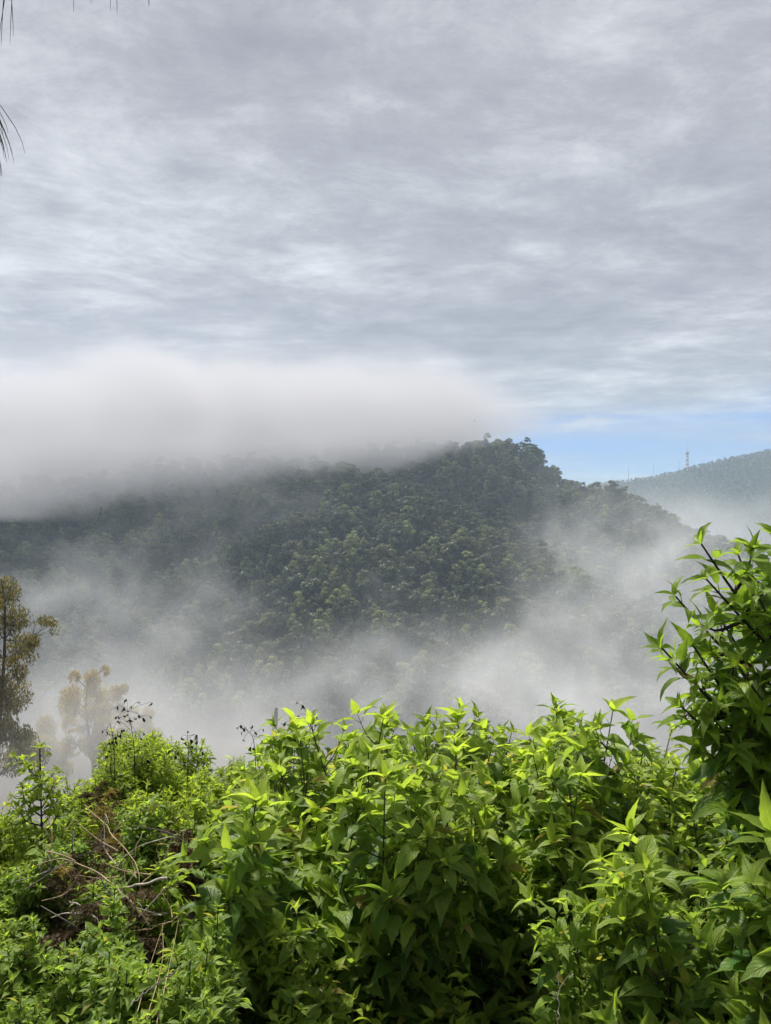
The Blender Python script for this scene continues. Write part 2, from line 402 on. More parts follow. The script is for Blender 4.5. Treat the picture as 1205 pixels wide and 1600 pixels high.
# the individuals: the nearest trees in the part of the hill that the mist leaves clear
clear = (ppx > 330) & (ppx < 850) & (ppy > 725) & (ppy < 985) & (ppy < 985 - np.clip((ppx - 600) * .35, 0, 200))
order = np.argsort(-(scl / pts[:, 1]) * clear)
single = order[:300]; mask = np.zeros(len(pts), bool); mask[single] = True
first = {}
for i in single:
    k = int(kind[i])
    o = link('forest_tree', TREE[k], None, pts[i]); o.rotation_euler = (0, 0, rot[i]); o.scale = (scl[i],) * 3
    tag(o, TREE_LABEL[k], 'tree', 'trees on the clear part of the hillside')
    first.setdefault(k, o)
for k in range(len(TREE)):
    if k not in first:
        i = next(j for j in np.where((kind == k) & ~mask)[0]); mask[i] = True
        o = link('forest_tree', TREE[k], None, pts[i]); o.rotation_euler = (0, 0, rot[i]); o.scale = (scl[i],) * 3
        tag(o, TREE_LABEL[k], 'tree', 'trees on the clear part of the hillside'); first[k] = o

def forest_object(name, label, pts, kind, scl, rot):
    me = bpy.data.meshes.new(name); me.vertices.add(len(pts)); me.vertices.foreach_set('co', pts.ravel())
    for nm, typ, dat in (('sort', 'INT', kind.astype(np.int32)), ('size', 'FLOAT', scl.astype(np.float32)), ('turn', 'FLOAT', rot.astype(np.float32))):
        me.attributes.new(nm, typ, 'POINT').data.foreach_set('value', dat)
    o = link(name, me); tag(o, label, 'forest', kind='stuff')
    g = bpy.data.node_groups.new(name, 'GeometryNodeTree'); T = NT(g)
    g.interface.new_socket('Geometry', in_out='INPUT', socket_type='NodeSocketGeometry'); g.interface.new_socket('Geometry', in_out='OUTPUT', socket_type='NodeSocketGeometry')
    gi = T.new('NodeGroupInput'); go = T.new('NodeGroupOutput'); jn = T.new('GeometryNodeJoinGeometry')
    def attr(nm, typ): n = T.new('GeometryNodeInputNamedAttribute', data_type=typ); n.inputs[0].default_value = nm; return n.outputs[0]
    for k in range(len(TREE)):
        oi = T.new('GeometryNodeObjectInfo', transform_space='ORIGINAL'); oi.inputs[0].default_value = first[k]; oi.inputs[1].default_value = True
        cmpn = T.new('FunctionNodeCompare', data_type='INT', operation='EQUAL'); T.put(cmpn.inputs[2], attr('sort', 'INT')); cmpn.inputs[3].default_value = k
        ins = T.new('GeometryNodeInstanceOnPoints'); T.l.new(gi.outputs[0], ins.inputs['Points']); T.l.new(cmpn.outputs[0], ins.inputs['Selection'])
        T.l.new(oi.outputs['Geometry'], ins.inputs['Instance'])
        e2r = T.new('FunctionNodeEulerToRotation'); T.put(e2r.inputs[0], T.comb(0.0, 0.0, attr('turn', 'FLOAT')))
        T.l.new(e2r.outputs[0], ins.inputs['Rotation'])
        s = attr('size', 'FLOAT'); T.put(ins.inputs['Scale'], T.comb(s, s, s)); T.l.new(ins.outputs[0], jn.inputs[0])
    T.l.new(jn.outputs[0], go.inputs[0])
    o.modifiers.new('forest', 'NODES').node_group = g
    return o
rest = ~mask
forest_object('forest', 'dense forest canopy fading into mist on the hill', pts[rest], kind[rest], scl[rest], rot[rest])
_r = np.random.default_rng(5)
fp = scatter(_r, far_z, 250, 1900, 1500, 2350, 9.5, lambda x, y, z: (x / y > .12) & (x / y < .64) & front_face(far_z)(x, y, z))
forest_object('distant_forest', 'hazy forest covering the far ridge below the tower', fp, _r.choice(len(TREE), len(fp), p=TREE_W), _r.uniform(.5, .9, len(fp)), _r.uniform(0, 6.28, len(fp)))
print('hill trees', len(pts), 'far trees', len(fp))
# ------------------------------------------------------------------ near plants
T_ROWS = np.array([0, .05, .13, .22, .31, .40, .49, .58, .67, .76, .85, .93, 1.0])
OUTLINES = {'ovate': np.array([.04, .42, .80, .98, 1.0, .93, .81, .66, .50, .34, .19, .08, .005]),
            'heart': np.array([.30, .86, 1.05, 1.04, .97, .87, .74, .60, .45, .30, .16, .06, .005]),
            'lance': np.array([.04, .24, .52, .78, .94, 1.0, .97, .88, .73, .53, .32, .14, .005]),
            'small': np.array([.04, .36, .72, .94, 1.0, .96, .86, .72, .56, .38, .22, .10, .01])}
NR = len(T_ROWS)
_F = []
for _i in range(NR - 1):
    for _s in range(2): _F.append((_i * 3 + _s, _i * 3 + _s + 1, (_i + 1) * 3 + _s + 1, (_i + 1) * 3 + _s))
_F = np.array(_F)
_UV = np.array([(s, t) for t in T_ROWS for s in (-1, 0, 1)])
def leaf(acc, base, d, n, L, W, droop, fold, age, tone, rng, outline='ovate', mat=0):
    d = norm(d); s = norm(np.cross(d, n)); n = np.cross(s, d)
    th = droop * T_ROWS ** 1.25
    dt = np.diff(T_ROWS, prepend=0)
    al = np.cumsum(np.cos(th) * dt) * L; dn = np.cumsum(np.sin(th) * dt) * L
    tw = rng.normal() * 0.55 * T_ROWS
    w = OUTLINES[outline] * W * 0.5
    tooth = 1 + 0.07 * np.where(np.arange(NR) % 2 == 0, 1, -1) * (T_ROWS > .1) * (T_ROWS < .9)
    side_bend = rng.normal() * 0.10 * L * T_ROWS ** 2
    c = base + np.outer(al, d) - np.outer(dn, n) + np.outer(side_bend, s)
    ld = np.outer(np.cos(th), d) - np.outer(np.sin(th), n); ln = np.outer(np.sin(th), d) + np.outer(np.cos(th), n)
    ss = s * np.cos(tw)[:, None] + ln * np.sin(tw)[:, None]; nn = ln * np.cos(tw)[:, None] - s * np.sin(tw)[:, None]
    wav = rng.normal(size=2) * 0.05 * W
    ph = rng.uniform(0, 6)
    ripL = np.sin(T_ROWS * 13 + ph) * wav[0]; ripR = np.sin(T_ROWS * 12 + ph * 2) * wav[1]
    f1, f2 = fold * (1 + rng.normal() * .25), fold * (1 + rng.normal() * .25)
    v = np.stack([c - ss * (w * tooth * math.cos(f1))[:, None] + nn * (w * math.sin(f1) + ripL * (w > .2 * W))[:, None], c,
                  c + ss * (w * tooth * math.cos(f2))[:, None] + nn * (w * math.sin(f2) + ripR * (w > .2 * W))[:, None]], 1).reshape(-1, 3)
    acc.add(v, _F, _UV, age, tone, mat)

UP = np.array([0, 0, 1.0])
class Spec:
    def __init__(s, **k):
        s.L = .12; s.ratio = .46; s.pet = .025; s.inter = .075; s.outline = 'ovate'; s.droop = .9; s.fold = .28; s.angle = 1.0; s.tip = 5; s.age0 = .0; s.age1 = .95
        s.start = .2; s.small = .45; s.opp = True; s.sides = .8; s.side_len = (.12, .3); s.side_from = .3; s.side_up = .75; s.keep = .94; s.budlen = .45; s.side_scale = (.62, .9)
        s.__dict__.update(k)

def shoot(st, lf, pts, r0, r1, sp, rng, agelo, agehi, level=0, scale=1.0, phase=None, lmat=0):
    """a leafy shoot along pts: stem into st, leaves into lf, side shoots by recursion"""
    pts = np.asarray(pts); n = len(pts)
    tube(st, pts, np.linspace(r0, r1, n), 6 if level == 0 else 4)
    seg = np.linalg.norm(np.diff(pts, axis=0), axis=1); cum = np.concatenate([[0], np.cumsum(seg)]); Ltot = cum[-1]
    def at(q): return np.array([np.interp(q, cum, pts[:, k]) for k in range(3)])
    def dirn(q): return norm(at(min(q + .02, Ltot)) - at(max(q - .02, 0)))
    ph = rng.uniform(0, math.pi) if phase is None else phase
    q = Ltot * (sp.start if level == 0 else .25); k = 0
    while q < Ltot * .985:
        f = q / Ltot; p = at(q); d = dirn(q); _, u, w = frame(d)
        size = sp.L * scale * (1.0 if f < .6 else 1.0 - (1 - sp.small) * ((f - .6) / .4)) * rng.uniform(.62, 1.22)
        if level == 0 and f < .35: size *= rng.uniform(.7, 1.0)
        age = agelo + (agehi - agelo) * max(0, (f - .2) / .8) ** 2.0
        a0 = ph + k * (math.pi / 2 if sp.opp else 2.4) + rng.normal() * .25
        for sgn in ((0, math.pi) if sp.opp else (0,)):
            if rng.uniform() > sp.keep: continue
            a = a0 + sgn; out = u * math.cos(a) + w * math.sin(a)
            ang = sp.angle * rng.uniform(.8, 1.2) * (1.0 - .35 * f)
            ax = norm(d * math.cos(ang) + out * math.sin(ang) + UP * rng.normal() * .08)
            pl = sp.pet * scale * rng.uniform(.6, 1.4); pb = p + ax * pl + UP * pl * .1
            tube(st, [p, (p + pb) / 2 + UP * pl * .06, pb], [.0016 * scale, .0013 * scale, .001 * scale], 3)
            flat = norm(np.array([ax[0], ax[1], ax[2] * .35 - .08])); ld = norm(ax * .5 + flat * .5)
            nn = norm(UP * .8 + d * .4 + out * .15 + rng.normal(size=3) * .22)
            leaf(lf, pb, ld, nn, size, size * sp.ratio * rng.uniform(.78, 1.25), sp.droop * rng.uniform(.35, 1.45), sp.fold, np.clip(age + rng.normal() * .10, 0, 1), rng.uniform(0, 1), rng, sp.outline, lmat)
            if level < 2 and f > sp.side_from and f < .93 and rng.uniform() < sp.sides * (1.0 if level == 0 else .3):
                ll = rng.uniform(*sp.side_len) * (1.15 - f * .75) * (1.0 if level == 0 else .55)
                e = norm(out + d * sp.side_up * rng.uniform(.6, 1.3)); c1 = p + e * ll * .5 - UP * ll * .03; c2 = p + e * ll * .85 + UP * ll * .22
                shoot(st, lf, curve_pts([p, c1, c2], 6), max(r0 * .5, .0018), .0012, sp, rng, max(agelo, age * .6), min(1, .30 * agehi + .70 * max(age, f * agehi * .75)), level + 1, scale * rng.uniform(*sp.side_scale), lmat=lmat)
        q += sp.inter * scale * (1.25 - .65 * f) * rng.uniform(.8, 1.2) * (1 if level == 0 else .85); k += 1
    p = pts[-1]; d = dirn(Ltot); _, u, w = frame(d)
    for i in range(max(2, sp.tip + int(rng.integers(-2, 2)))):
        a = ph + i * 2.4; out = u * math.cos(a) + w * math.sin(a); ang = rng.uniform(.3, 1.2)
        size = sp.L * scale * rng.uniform(.28, .62) * sp.budlen / .45
        leaf(lf, p, norm(d * math.cos(ang) + out * math.sin(ang)), norm(out * -.5 + d * .9), size, size * sp.ratio * .8, rng.uniform(.1, 1.5), sp.fold * rng.uniform(.8, 2.0), np.clip(agehi + rng.normal() * .08, 0, 1), rng.uniform(.3, 1), rng, sp.outline, lmat)

def upright(H, lean, rng, n=9, wob=.03):
    c = [(0, 0, -.15), (lean[0] * .2 + rng.normal() * wob, lean[1] * .2 + rng.normal() * wob, H * .35), (lean[0] * .6 + rng.normal() * wob, lean[1] * .6 + rng.normal() * wob, H * .7), (lean[0], lean[1], H)]
    return curve_pts(c, n)

m_stem = mat_plain('green_brown_stem', [(0.3, (.030, .036, .014)), (0.55, (.055, .065, .022)), (0.75, (.085, .085, .035))], 20.0, 0.6, 0.2, (1, 1, .3))
m_wood = mat_plain('dark_woody_stem', [(0.3, (.018, .014, .010)), (0.7, (.06, .048, .034))], 18.0, 0.85, 0.5, (1, 1, .25))
m_leaf = mat_leaf('broad_leaf', (.052, .125, .026), (.32, .42, .05), .48, .5)
m_leaf2 = mat_leaf('dark_glossy_leaf', (.05, .12, .024), (.28, .40, .035), .50, .46)
m_leaf3 = mat_leaf('fine_bright_leaf', (.09, .175, .025), (.36, .46, .035), .46, .5)
m_leaf4 = mat_leaf('ground_leaf', (.085, .16, .035), (.30, .42, .055), .44, .5)

def variant(make, mats):
    """(stem mesh, foliage mesh) of one plant built at the origin"""
    st, lf = Acc(), Acc(); make(st, lf)
    return st.mesh('stem', mats[0]), lf.mesh('foliage', mats[1])
def place(name, var, loc, rz, s, label, cat, group=None):
    t = empty(name, loc, rz); t.scale = (s, s, s); tag(t, label, cat, group)
    link('stem', var[0], t); link('foliage', var[1], t); return t

BROAD = Spec(L=.148, ratio=.44, inter=.092, small=.6, budlen=.6, droop=1.05, start=.12, side_from=.16, sides=.56, side_len=(.14, .36), side_scale=(.78, 1.0))
def make_broad(seed, H, stems=1, **k):
    sp = Spec(**{**BROAD.__dict__, **k})
    def f(st, lf):
        rng = np.random.default_rng(seed)
        for i in range(stems):
            h = H * (1 if i == 0 else rng.uniform(.75, .95)); a = rng.uniform(0, 6.28); o = 0 if i == 0 else .07
            p = upright(h, rng.normal(size=2) * .10 * H, rng) + np.array([math.cos(a), math.sin(a), 0]) * o
            shoot(st, lf, p, .0075 * H / 1.4, .002, sp, rng, sp.age0, sp.age1)
    return variant(f, (m_stem, m_leaf))
V_BROAD = [make_broad(100 + i, h, 2) for i, h in enumerate((1.2, 1.3, 1.4, 1.5, 1.6, 1.25, 1.35, 1.45))]
V_HEIGHT = [1.2, 1.3, 1.4, 1.5, 1.6, 1.25, 1.35, 1.45]
V_HEART = [make_broad(140 + i, 1.3, 2, L=.165, ratio=.62, outline='heart') for i in range(2)]

def skyline(px):
    xs = [-300, 230, 280, 340, 400, 440, 480, 540, 600, 650, 740, 800, 850, 880, 930, 965, 1000, 1030, 1060, 1110, 1205, 1400]
    ys = [1240, 1230, 1205, 1190, 1190, 1180, 1150, 1120, 1110, 1105, 1118, 1125, 1118, 1100, 1130, 1150, 1180, 1200, 1190, 1190, 1170, 1160]
    return np.interp(px, xs, ys)

V_RIGHT = [make_broad(160 + i, h, 2, L=.128, sides=.75, inter=.085) for i, h in enumerate((.9, 1.1, 1.3))]
def leaf_pts(v):
    co = np.empty(len(v[1].vertices) * 3); v[1].vertices.foreach_get('co', co); return co.reshape(-1, 3)
_LP = {}
def set_down(t, v, top):
    """lower or lift a plant so that its highest leaf tip is at the photo height `top`"""
    p = _LP.setdefault(v[1].name, leaf_pts(v)[::3]); c, s_ = math.cos(t.rotation_euler.z), math.sin(t.rotation_euler.z); k = t.scale.x
    x = p[:, 0] * c - p[:, 1] * s_; y = p[:, 0] * s_ + p[:, 1] * c
    X, Y, Z = t.location.x + x * k, t.location.y + y * k, t.location.z + p[:, 2] * k
    zt = (CAM[2] + (800 - top) / FPX * Y)
    t.location.z -= float(np.max(Z - zt)); return t
rng = np.random.default_rng(77)
def put_broad(px, Y, top, zone, heart=False, name='leafy_shrub'):
    q = P(px, top, Y); gz = float(near_z(np.array([q[0]]), np.array([Y]))[0]); H = q[2] - gz
    if zone in ('right', 'lowright'): i = int(rng.integers(3)); v = V_RIGHT[i]; h0 = (.9, 1.1, 1.3)[i]
    elif heart: v = V_HEART[rng.integers(2)]; h0 = 1.3
    else:
        cand = np.argsort(np.abs(np.array(V_HEIGHT) - H))[:5]; i = int(rng.choice(cand)); v = V_BROAD[i]; h0 = V_HEIGHT[i]
    s = float(np.clip(H / h0, .6, 1.3))
    return set_down(place(name, v, (q[0], Y, q[2] - h0 * s), rng.uniform(0, 6.28), s, ZL[zone][0], 'shrub', ZL[zone][1]), v, top)
ZL = {'crest': ('bright yellow-green broad-leaved shrub along the skyline of the central thicket', 'shrubs on the thicket skyline'),
      'mid': ('broad-leaved green shrub inside the central thicket below its skyline', 'shrubs inside the central thicket'),
      'front': ('shaded dark green shrub at the front foot of the central thicket', 'shaded shrubs at the thicket foot'),
      'right': ('sunlit broad-leaved shrub on the bank below the tall dark bush', 'shrubs below the tall dark bush'),
      'lowright': ('low bright-leaved seedling in the bottom right corner', 'seedlings in the bottom right corner'),
      'leftedge': ('broad-leaved shrub between the dry brush and the central thicket', 'shrubs beside the dry brush')}
# back rows make the skyline, front rows the dark wall of leaves
for Y, x0, x1, step, dy, zone in ((4.7, 330, 1060, 62, 6, 'crest'), (4.15, 300, 1080, 66, 4, 'crest'), (3.65, 290, 1060, 72, 22, 'crest'), (3.2, 300, 1030, 84, 40, 'mid'), (2.85, 310, 980, 90, 75, 'mid')):
    for px in np.arange(x0, x1, step):
        px2 = px + rng.uniform(-.35, .35) * step; Yj = Y + rng.uniform(-.18, .18)
        top = skyline(px2) - 34 + dy + abs(rng.normal()) * 20
        if dy > 40: top += rng.uniform(-10, 40)
        if px2 < 420: top += 30
        put_broad(px2, Yj, top, zone if px2 > 360 else 'leftedge', heart=rng.uniform() < .14)
for px in np.arange(420, 960, 105):
    put_broad(px + rng.uniform(-25, 25), 2.5 + rng.uniform(-.1, .1), 1500 + rng.uniform(-50, 60), 'front', heart=rng.uniform() < .3)
for px in np.arange(330, 900, 190):
    put_broad(px + rng.uniform(-30, 30), 2.1 + rng.uniform(-.1, .1), 1580 + rng.uniform(-20, 60), 'front')
for Y, x0, x1, step, top0 in ((4.2, 1040, 1300, 60, 1165), (3.7, 1030, 1300, 65, 1165), (3.15, 1000, 1320, 80, 1225), (2.7, 960, 1310, 100, 1285), (2.3, 950, 1330, 130, 1370)):
    for px in np.arange(x0, x1, step):
        put_broad(px + rng.uniform(-25, 25), Y + rng.uniform(-.12, .12), top0 + rng.uniform(-15, 35), 'right', heart=rng.uniform() < .15)
for px, Y, top in ((1075, 1.9, 1520), (1205, 1.75, 1490), (1250, 1.8, 1440), (1150, 1.72, 1570), (800, 1.7, 1610), (460, 1.7, 1600), (1010, 1.75, 1610)):
    put_broad(px, Y, top, 'lowright' if px > 900 else 'front')
for px, top in ((1055, 1310), (1120, 1245), (1195, 1215), (1250, 1225), (1165, 1320), (1215, 1400)):
    put_broad(px, 1.95 + rng.uniform(-.08, .08), top, 'right')
for px, Y, top in ((345, 2.6, 1325), (395, 2.5, 1365), (318, 2.4, 1440), (365, 2.3, 1450), (440, 2.45, 1400)):
    put_broad(px, Y, top, 'leftedge')
# plants that stand out on their own
def solo(px, Y, top, seed, label, H=1.5, **k):
    q = P(px, top, Y); gz = float(near_z(np.array([q[0]]), np.array([Y]))[0]); h = q[2] - gz
    v = make_broad(seed, h, 1, **k); return set_down(place('leafy_shrub', v, (q[0], Y, gz), rng.uniform(0, 6.28), 1.0, label, 'shrub'), v, top)
solo(330, 2.55, 1205, 201, 'tall stem with big lime leaves leaning out beside the dry brush', L=.165, sides=.6)
solo(405, 2.75, 1205, 202, 'tall dark-stemmed shrub just right of the dry brush heap', L=.155)
solo(655, 2.7, 1150, 203, 'tall shrub with a long bare forked stem in the middle of the thicket', L=.15, start=.35)
solo(888, 3.5, 1088, 204, 'tallest shrub rising above the right shoulder of the thicket', L=.155, sides=.9)
solo(538, 3.4, 1106, 205, 'upright shrub tip rising at the left end of the thicket skyline', L=.15)

# fine-leaved bushes on the left
FINE = Spec(L=.075, ratio=.30, inter=.035, outline='lance', droop=.7, start=.15, side_from=.2, sides=.8, side_len=(.10, .26), pet=.008, tip=6, age0=.45, age1=.95, keep=.97)
def make_fine(seed, H, stems, spread):
    def f(st, lf):
        r = np.random.default_rng(seed)
        for i in range(stems):
            a = r.uniform(0, 6.28); o = r.uniform(0, spread)
            p = upright(H * r.uniform(.75, 1.0), np.array([math.cos(a), math.sin(a)]) * o * 1.3, r, 8) + np.array([math.cos(a), math.sin(a), 0]) * o * .4
            shoot(st, lf, p, .005, .0014, FINE, r, .35, .95)
    return variant(f, (m_stem, m_leaf3))
V_FINE = [make_fine(300 + i, 1.0, 4, .16) for i in range(4)]
for px, Y, top in ((150, 4.3, 1215), (178, 4.0, 1200), (205, 4.4, 1165), (222, 4.1, 1150), (240, 4.5, 1150), (262, 4.2, 1172), (285, 4.4, 1180), (300, 3.9, 1210), (180, 3.7, 1245), (225, 3.6, 1225), (262, 3.6, 1240), (140, 3.9, 1265), (320, 4.6, 1190), (345, 4.4, 1200), (110, 4.2, 1290), (165, 4.5, 1195), (195, 4.6, 1155), (215, 4.6, 1140), (248, 4.7, 1148), (272, 4.6, 1158), (370, 4.6, 1200), (400, 4.7, 1195), (430, 4.8, 1185), (240, 3.5, 1255), (200, 3.6, 1250), (310, 4.2, 1215)):
    q = P(px, top, Y); place('fine_leaved_bush', V_FINE[rng.integers(4)], (q[0], Y, q[2] - 1.0), rng.uniform(0, 6.28), 1.0, 'bright fine-leaved bush in the dense clump behind the dry brush', 'bush', 'fine-leaved bushes behind the dry brush')
for px, Y, top in ((10, 3.6, 1275), (45, 3.4, 1290), (-30, 3.3, 1280), (20, 3.1, 1330), (70, 3.6, 1310), (-10, 2.9, 1370), (90, 3.5, 1300), (55, 3.1, 1345), (20, 2.8, 1390), (-40, 3.6, 1260), (100, 3.2, 1350)):
    q = P(px, top, Y); place('fine_leaved_bush', V_FINE[rng.integers(4)], (q[0], Y, q[2] - 1.0), rng.uniform(0, 6.28), 1.0, 'yellow-green bush at the left edge under the tall lone stem', 'bush', 'bushes at the left edge')
def make_lone(st, lf):
    r = np.random.default_rng(41)
    sp = Spec(L=.095, ratio=.36, inter=.05, outline='lance', droop=1.2, start=.3, side_from=.38, sides=1.0, side_len=(.16, .32), side_up=.9, tip=9, pet=.015)
    shoot(st, lf, upright(1.55, (-.02, 0), r, 10, .01), .008, .003, sp, r, .3, .9)
q = P(70, 1158, 3.35); place('lone_shrub', variant(make_lone, (m_wood, m_leaf3)), (q[0], 3.35, q[2] - 1.58), .4, 1.0, 'tall lone plant with a dark straight stem against the misty trees', 'shrub')

# low ground cover on the left, plant by plant
GC = Spec(L=.072, ratio=.42, inter=.036, outline='small', droop=.8, start=.15, side_from=.15, sides=.75, side_len=(.06, .14), pet=.008, tip=5, age0=.25, age1=.9)
def make_gc(seed):
    def f(st, lf):
        r = np.random.default_rng(seed)
        for i in range(4):
            a = r.uniform(0, 6.28); o = r.uniform(.02, .12)
            shoot(st, lf, upright(r.uniform(.18, .32), np.array([math.cos(a), math.sin(a)]) * o, r, 6, .01) + np.array([math.cos(a), math.sin(a), 0]) * o * .5, .003, .0012, GC, r, .25, .9)
    return variant(f, (m_stem, m_leaf4))
V_GC = [make_gc(400 + i) for i in range(6)]
gcn = 0
for x in np.arange(-1.75, -.02, .155):
    for y in np.arange(1.35, 3.0, .165):
        xx = x + rng.uniform(-.06, .06); yy = y + rng.uniform(-.06, .06)
        px = 602.5 + xx / yy * FPX
        if px < -60 or px > 400 or yy > (2.75 if px < 50 else 2.35): continue
        if px > 330 and yy > 2.0: continue
        gz = float(near_z(np.array([xx]), np.array([yy]))[0])
        place('ground_cover_plant', V_GC[rng.integers(6)], (xx, yy, gz), rng.uniform(0, 6.28), rng.uniform(.8, 1.15), 'small-leaved low plant carpeting the ground below the dry brush', 'plant', 'low plants carpeting the left foreground'); gcn += 1
for i in range(14):           # sparse low growth in the shade under the thicket and on the right
    px = rng.uniform(430, 1260); yy = rng.uniform(1.75, 2.3); xx = (px - 602.5) / FPX * yy; gz = float(near_z(np.array([xx]), np.array([yy]))[0])
    place('ground_cover_plant', V_GC[rng.integers(6)], (xx, yy, gz), rng.uniform(0, 6.28), rng.uniform(1.1, 1.7), 'small-leaved low plant in the shade under the thicket', 'plant', 'low plants in the shade of the thicket')
print('ground cover', gcn)

for px, Y, top in ((200, 2.15, 1500), (255, 2.1, 1520), (300, 2.0, 1530), (230, 1.95, 1570), (150, 2.2, 1490)):
    q = P(px, top, Y); place('ground_cover_plant', V_GC[rng.integers(6)], (q[0], Y, q[2] - .3), rng.uniform(0, 6.28), 1.15, 'small-leaved low plant carpeting the ground below the dry brush', 'plant', 'low plants carpeting the left foreground')

# the tall dark bush on the right
TB = Spec(L=.16, ratio=.37, inter=.08, outline='ovate', droop=1.2, start=.46, side_from=.25, sides=.54, side_len=(.14, .32), side_up=.55, tip=5, pet=.018, age0=.05, age1=.75, small=.5)
def make_tallbush(st, lf):
    r = np.random.default_rng(9)
    base = P(1330, 1600, 2.3); base[2] = float(near_z(np.array([base[0]]), np.array([2.3]))[0])
    tips = [(1080, 1010, 2.1), (1085, 1070, 2.0), (1100, 905, 2.0), (1110, 1120, 1.95), (1092, 850, 2.1), (1150, 868, 2.3), (1205, 838, 2.2), (1262, 850, 2.2), (1030, 1012, 2.0), (1050, 930, 2.2), (1118, 960, 2.05), (1062, 1105, 2.0), (1090, 1165, 2.05), (1180, 930, 1.95), (1150, 1040, 1.9), (1200, 1010, 2.1), (1185, 1110, 1.95), (1290, 930, 2.0), (1330, 860, 2.3), (1280, 1060, 1.95), (1340, 1010, 2.1)]
    for i, (px, py, Y) in enumerate(tips):
        t = P(px + 4, py, Y); b = base + np.array([r.normal() * .06, r.normal() * .06, -.1])
        h = t[2] - b[2]; k1 = b + (t - b) * np.array([.18, .2, .42]); k2 = b + (t - b) * np.array([.55, .55, .80])
        shoot(st, lf, curve_pts([b, k1, k2, t], 12), .013, .0025, TB, r, .05, .7)
t_st, t_lf = variant(make_tallbush, (m_wood, m_leaf2))
tb = empty('tall_bush', (0, 0, 0)); link('stem', t_st, tb); link('foliage', t_lf, tb)
tag(tb, 'tall dark glossy-leaved bush reaching in front of the mist', 'bush')
# ------------------------------------------------------------------ trees in the mist, tower, dead wood, pine, birds
m_cas = mat_leaf('olive_brown_needle', (.085, .085, .034), (.36, .27, .09), .34, .6, False, .2, .35)
m_dead = mat_plain('dead_grey_wood', [(0.3, (.06, .05, .042)), (0.7, (.16, .14, .12))], 4.0, .9, .4, (3, 3, .5))

def mist_tree(name, label, cat, Y, base_px, lobes, trunk, age, seed, group=None, dens=1.0, card=.17):
    """lobes: (px, py, radius px) clumps of fine drooping twigs; trunk: photo points from the foot up"""
    r = np.random.default_rng(seed); bx = P(base_px, 800, Y)[0]; gz = float(near_z(np.array([bx]), np.array([float(Y)]))[0]); org = np.array([bx, Y, gz])
    t = empty(name, org); tag(t, label, cat, group)
    tr, cr = Acc(), Acc()
    tp = [np.array([0, 0, -1.0])] + [P(a, b, Y) - org for a, b in trunk]
    tc = curve_pts(tp, 14); H = tc[-1][2]; r0 = max(.10, H * .009); tube(tr, tc, np.linspace(r0, .03, 14), 7, rough=.1, rng=r)
    for px, py, rad in lobes:
        c = P(px, py, Y) - org + np.array([0, r.uniform(-1, 1) * 2.2, 0]); R_ = rad / FPX * Y
        j = tc[np.argmin(np.linalg.norm(tc - (c - np.array([0, 0, R_ * 1.6])), axis=1))]
        limb = curve_pts([j, (j + c) / 2 - UP * .15 * R_, c], 7); tube(tr, limb, np.linspace(r0 * .22, .015, 7), 5)
        for b in range(9):
            e = c + rand_unit(r, 1)[0] * R_ * .8; tube(tr, [limb[4], (limb[4] + e) / 2 + UP * .1, e], [.02, .014, .008], 3)
        n = int(dens * 1250 * max(.25, (R_ / 1.0) ** 2)); d = rand_unit(r, n); rr_ = r.uniform(.15, 1, n) ** .6
        pos = c + d * rr_[:, None] * R_ * np.array([1, 1, 1.1]) + np.array([0, 0, -.15 * R_])
        clump = vnoise(pos[:, 0] * 1.5 + 100, pos[:, 2] * 1.5 + 100, seed) > .24
        pos = pos[clump]; n = len(pos)
        nr = rand_unit(r, n); nr[:, 2] *= .35; nr /= np.linalg.norm(nr, axis=1)[:, None]
        u = np.stack([r.normal(size=n) * .35, r.normal(size=n) * .35, -np.ones(n)], 1); u /= np.linalg.norm(u, axis=1)[:, None]
        w = np.cross(nr, u); w /= np.linalg.norm(w, axis=1)[:, None] + 1e-9
        s = (card * r.uniform(.6, 1.4, n))[:, None]
        V = np.stack([pos, pos + u * s * .5 + w * s * .2, pos + u * s, pos + u * s * .5 - w * s * .2], 1).reshape(-1, 3)
        cr.add(V, np.arange(4 * n).reshape(n, 4), None, np.repeat(np.clip(age + r.normal(size=n) * .2, 0, 1), 4), np.repeat(r.uniform(0, 1, n), 4))
    link('trunk', tr.mesh('trunk', m_dead), t); link('crown', cr.mesh('crown', m_cas), t)
    return t
lob1 = [(12, 928, 20), (-15, 925, 26), (20, 965, 24), (-8, 975, 28), (48, 985, 22), (72, 992, 13), (36, 1010, 22), (8, 1020, 28), (-25, 1030, 30), (38, 1045, 14), (15, 1060, 24), (24, 1090, 18), (-5, 1095, 28), (10, 1125, 24), (30, 1130, 20), (-20, 1150, 30), (45, 1140, 16), (20, 1170, 24), (-5, 1200, 26), (40, 1190, 18), (-50, 960, 30), (-60, 1040, 34), (-60, 1120, 30)]
mist_tree('casuarina_tree', 'tall olive casuarina tree at the left edge with gaps in its crown', 'tree', 42, -8, lob1, [(-6, 1300), (-2, 1150), (6, 1040), (8, 960), (2, 905)], .12, 61)
lob2 = [(121, 1052, 10), (143, 1056, 13), (163, 1046, 9), (128, 1074, 18), (150, 1078, 20), (116, 1095, 18), (150, 1105, 22), (176, 1122, 16), (130, 1145, 20), (158, 1155, 18), (108, 1128, 14), (140, 1100, 18), (168, 1090, 14), (180, 1083, 8), (158, 1115, 17), (125, 1118, 14), (182, 1108, 8), (140, 1135, 16), (165, 1138, 13), (118, 1140, 10)]
mist_tree('casuarina_tree', 'small golden-brown casuarina tree standing alone in the mist', 'tree', 62, 146, lob2, [(150, 1260), (142, 1170), (134, 1110), (138, 1060)], .95, 62, card=.2)
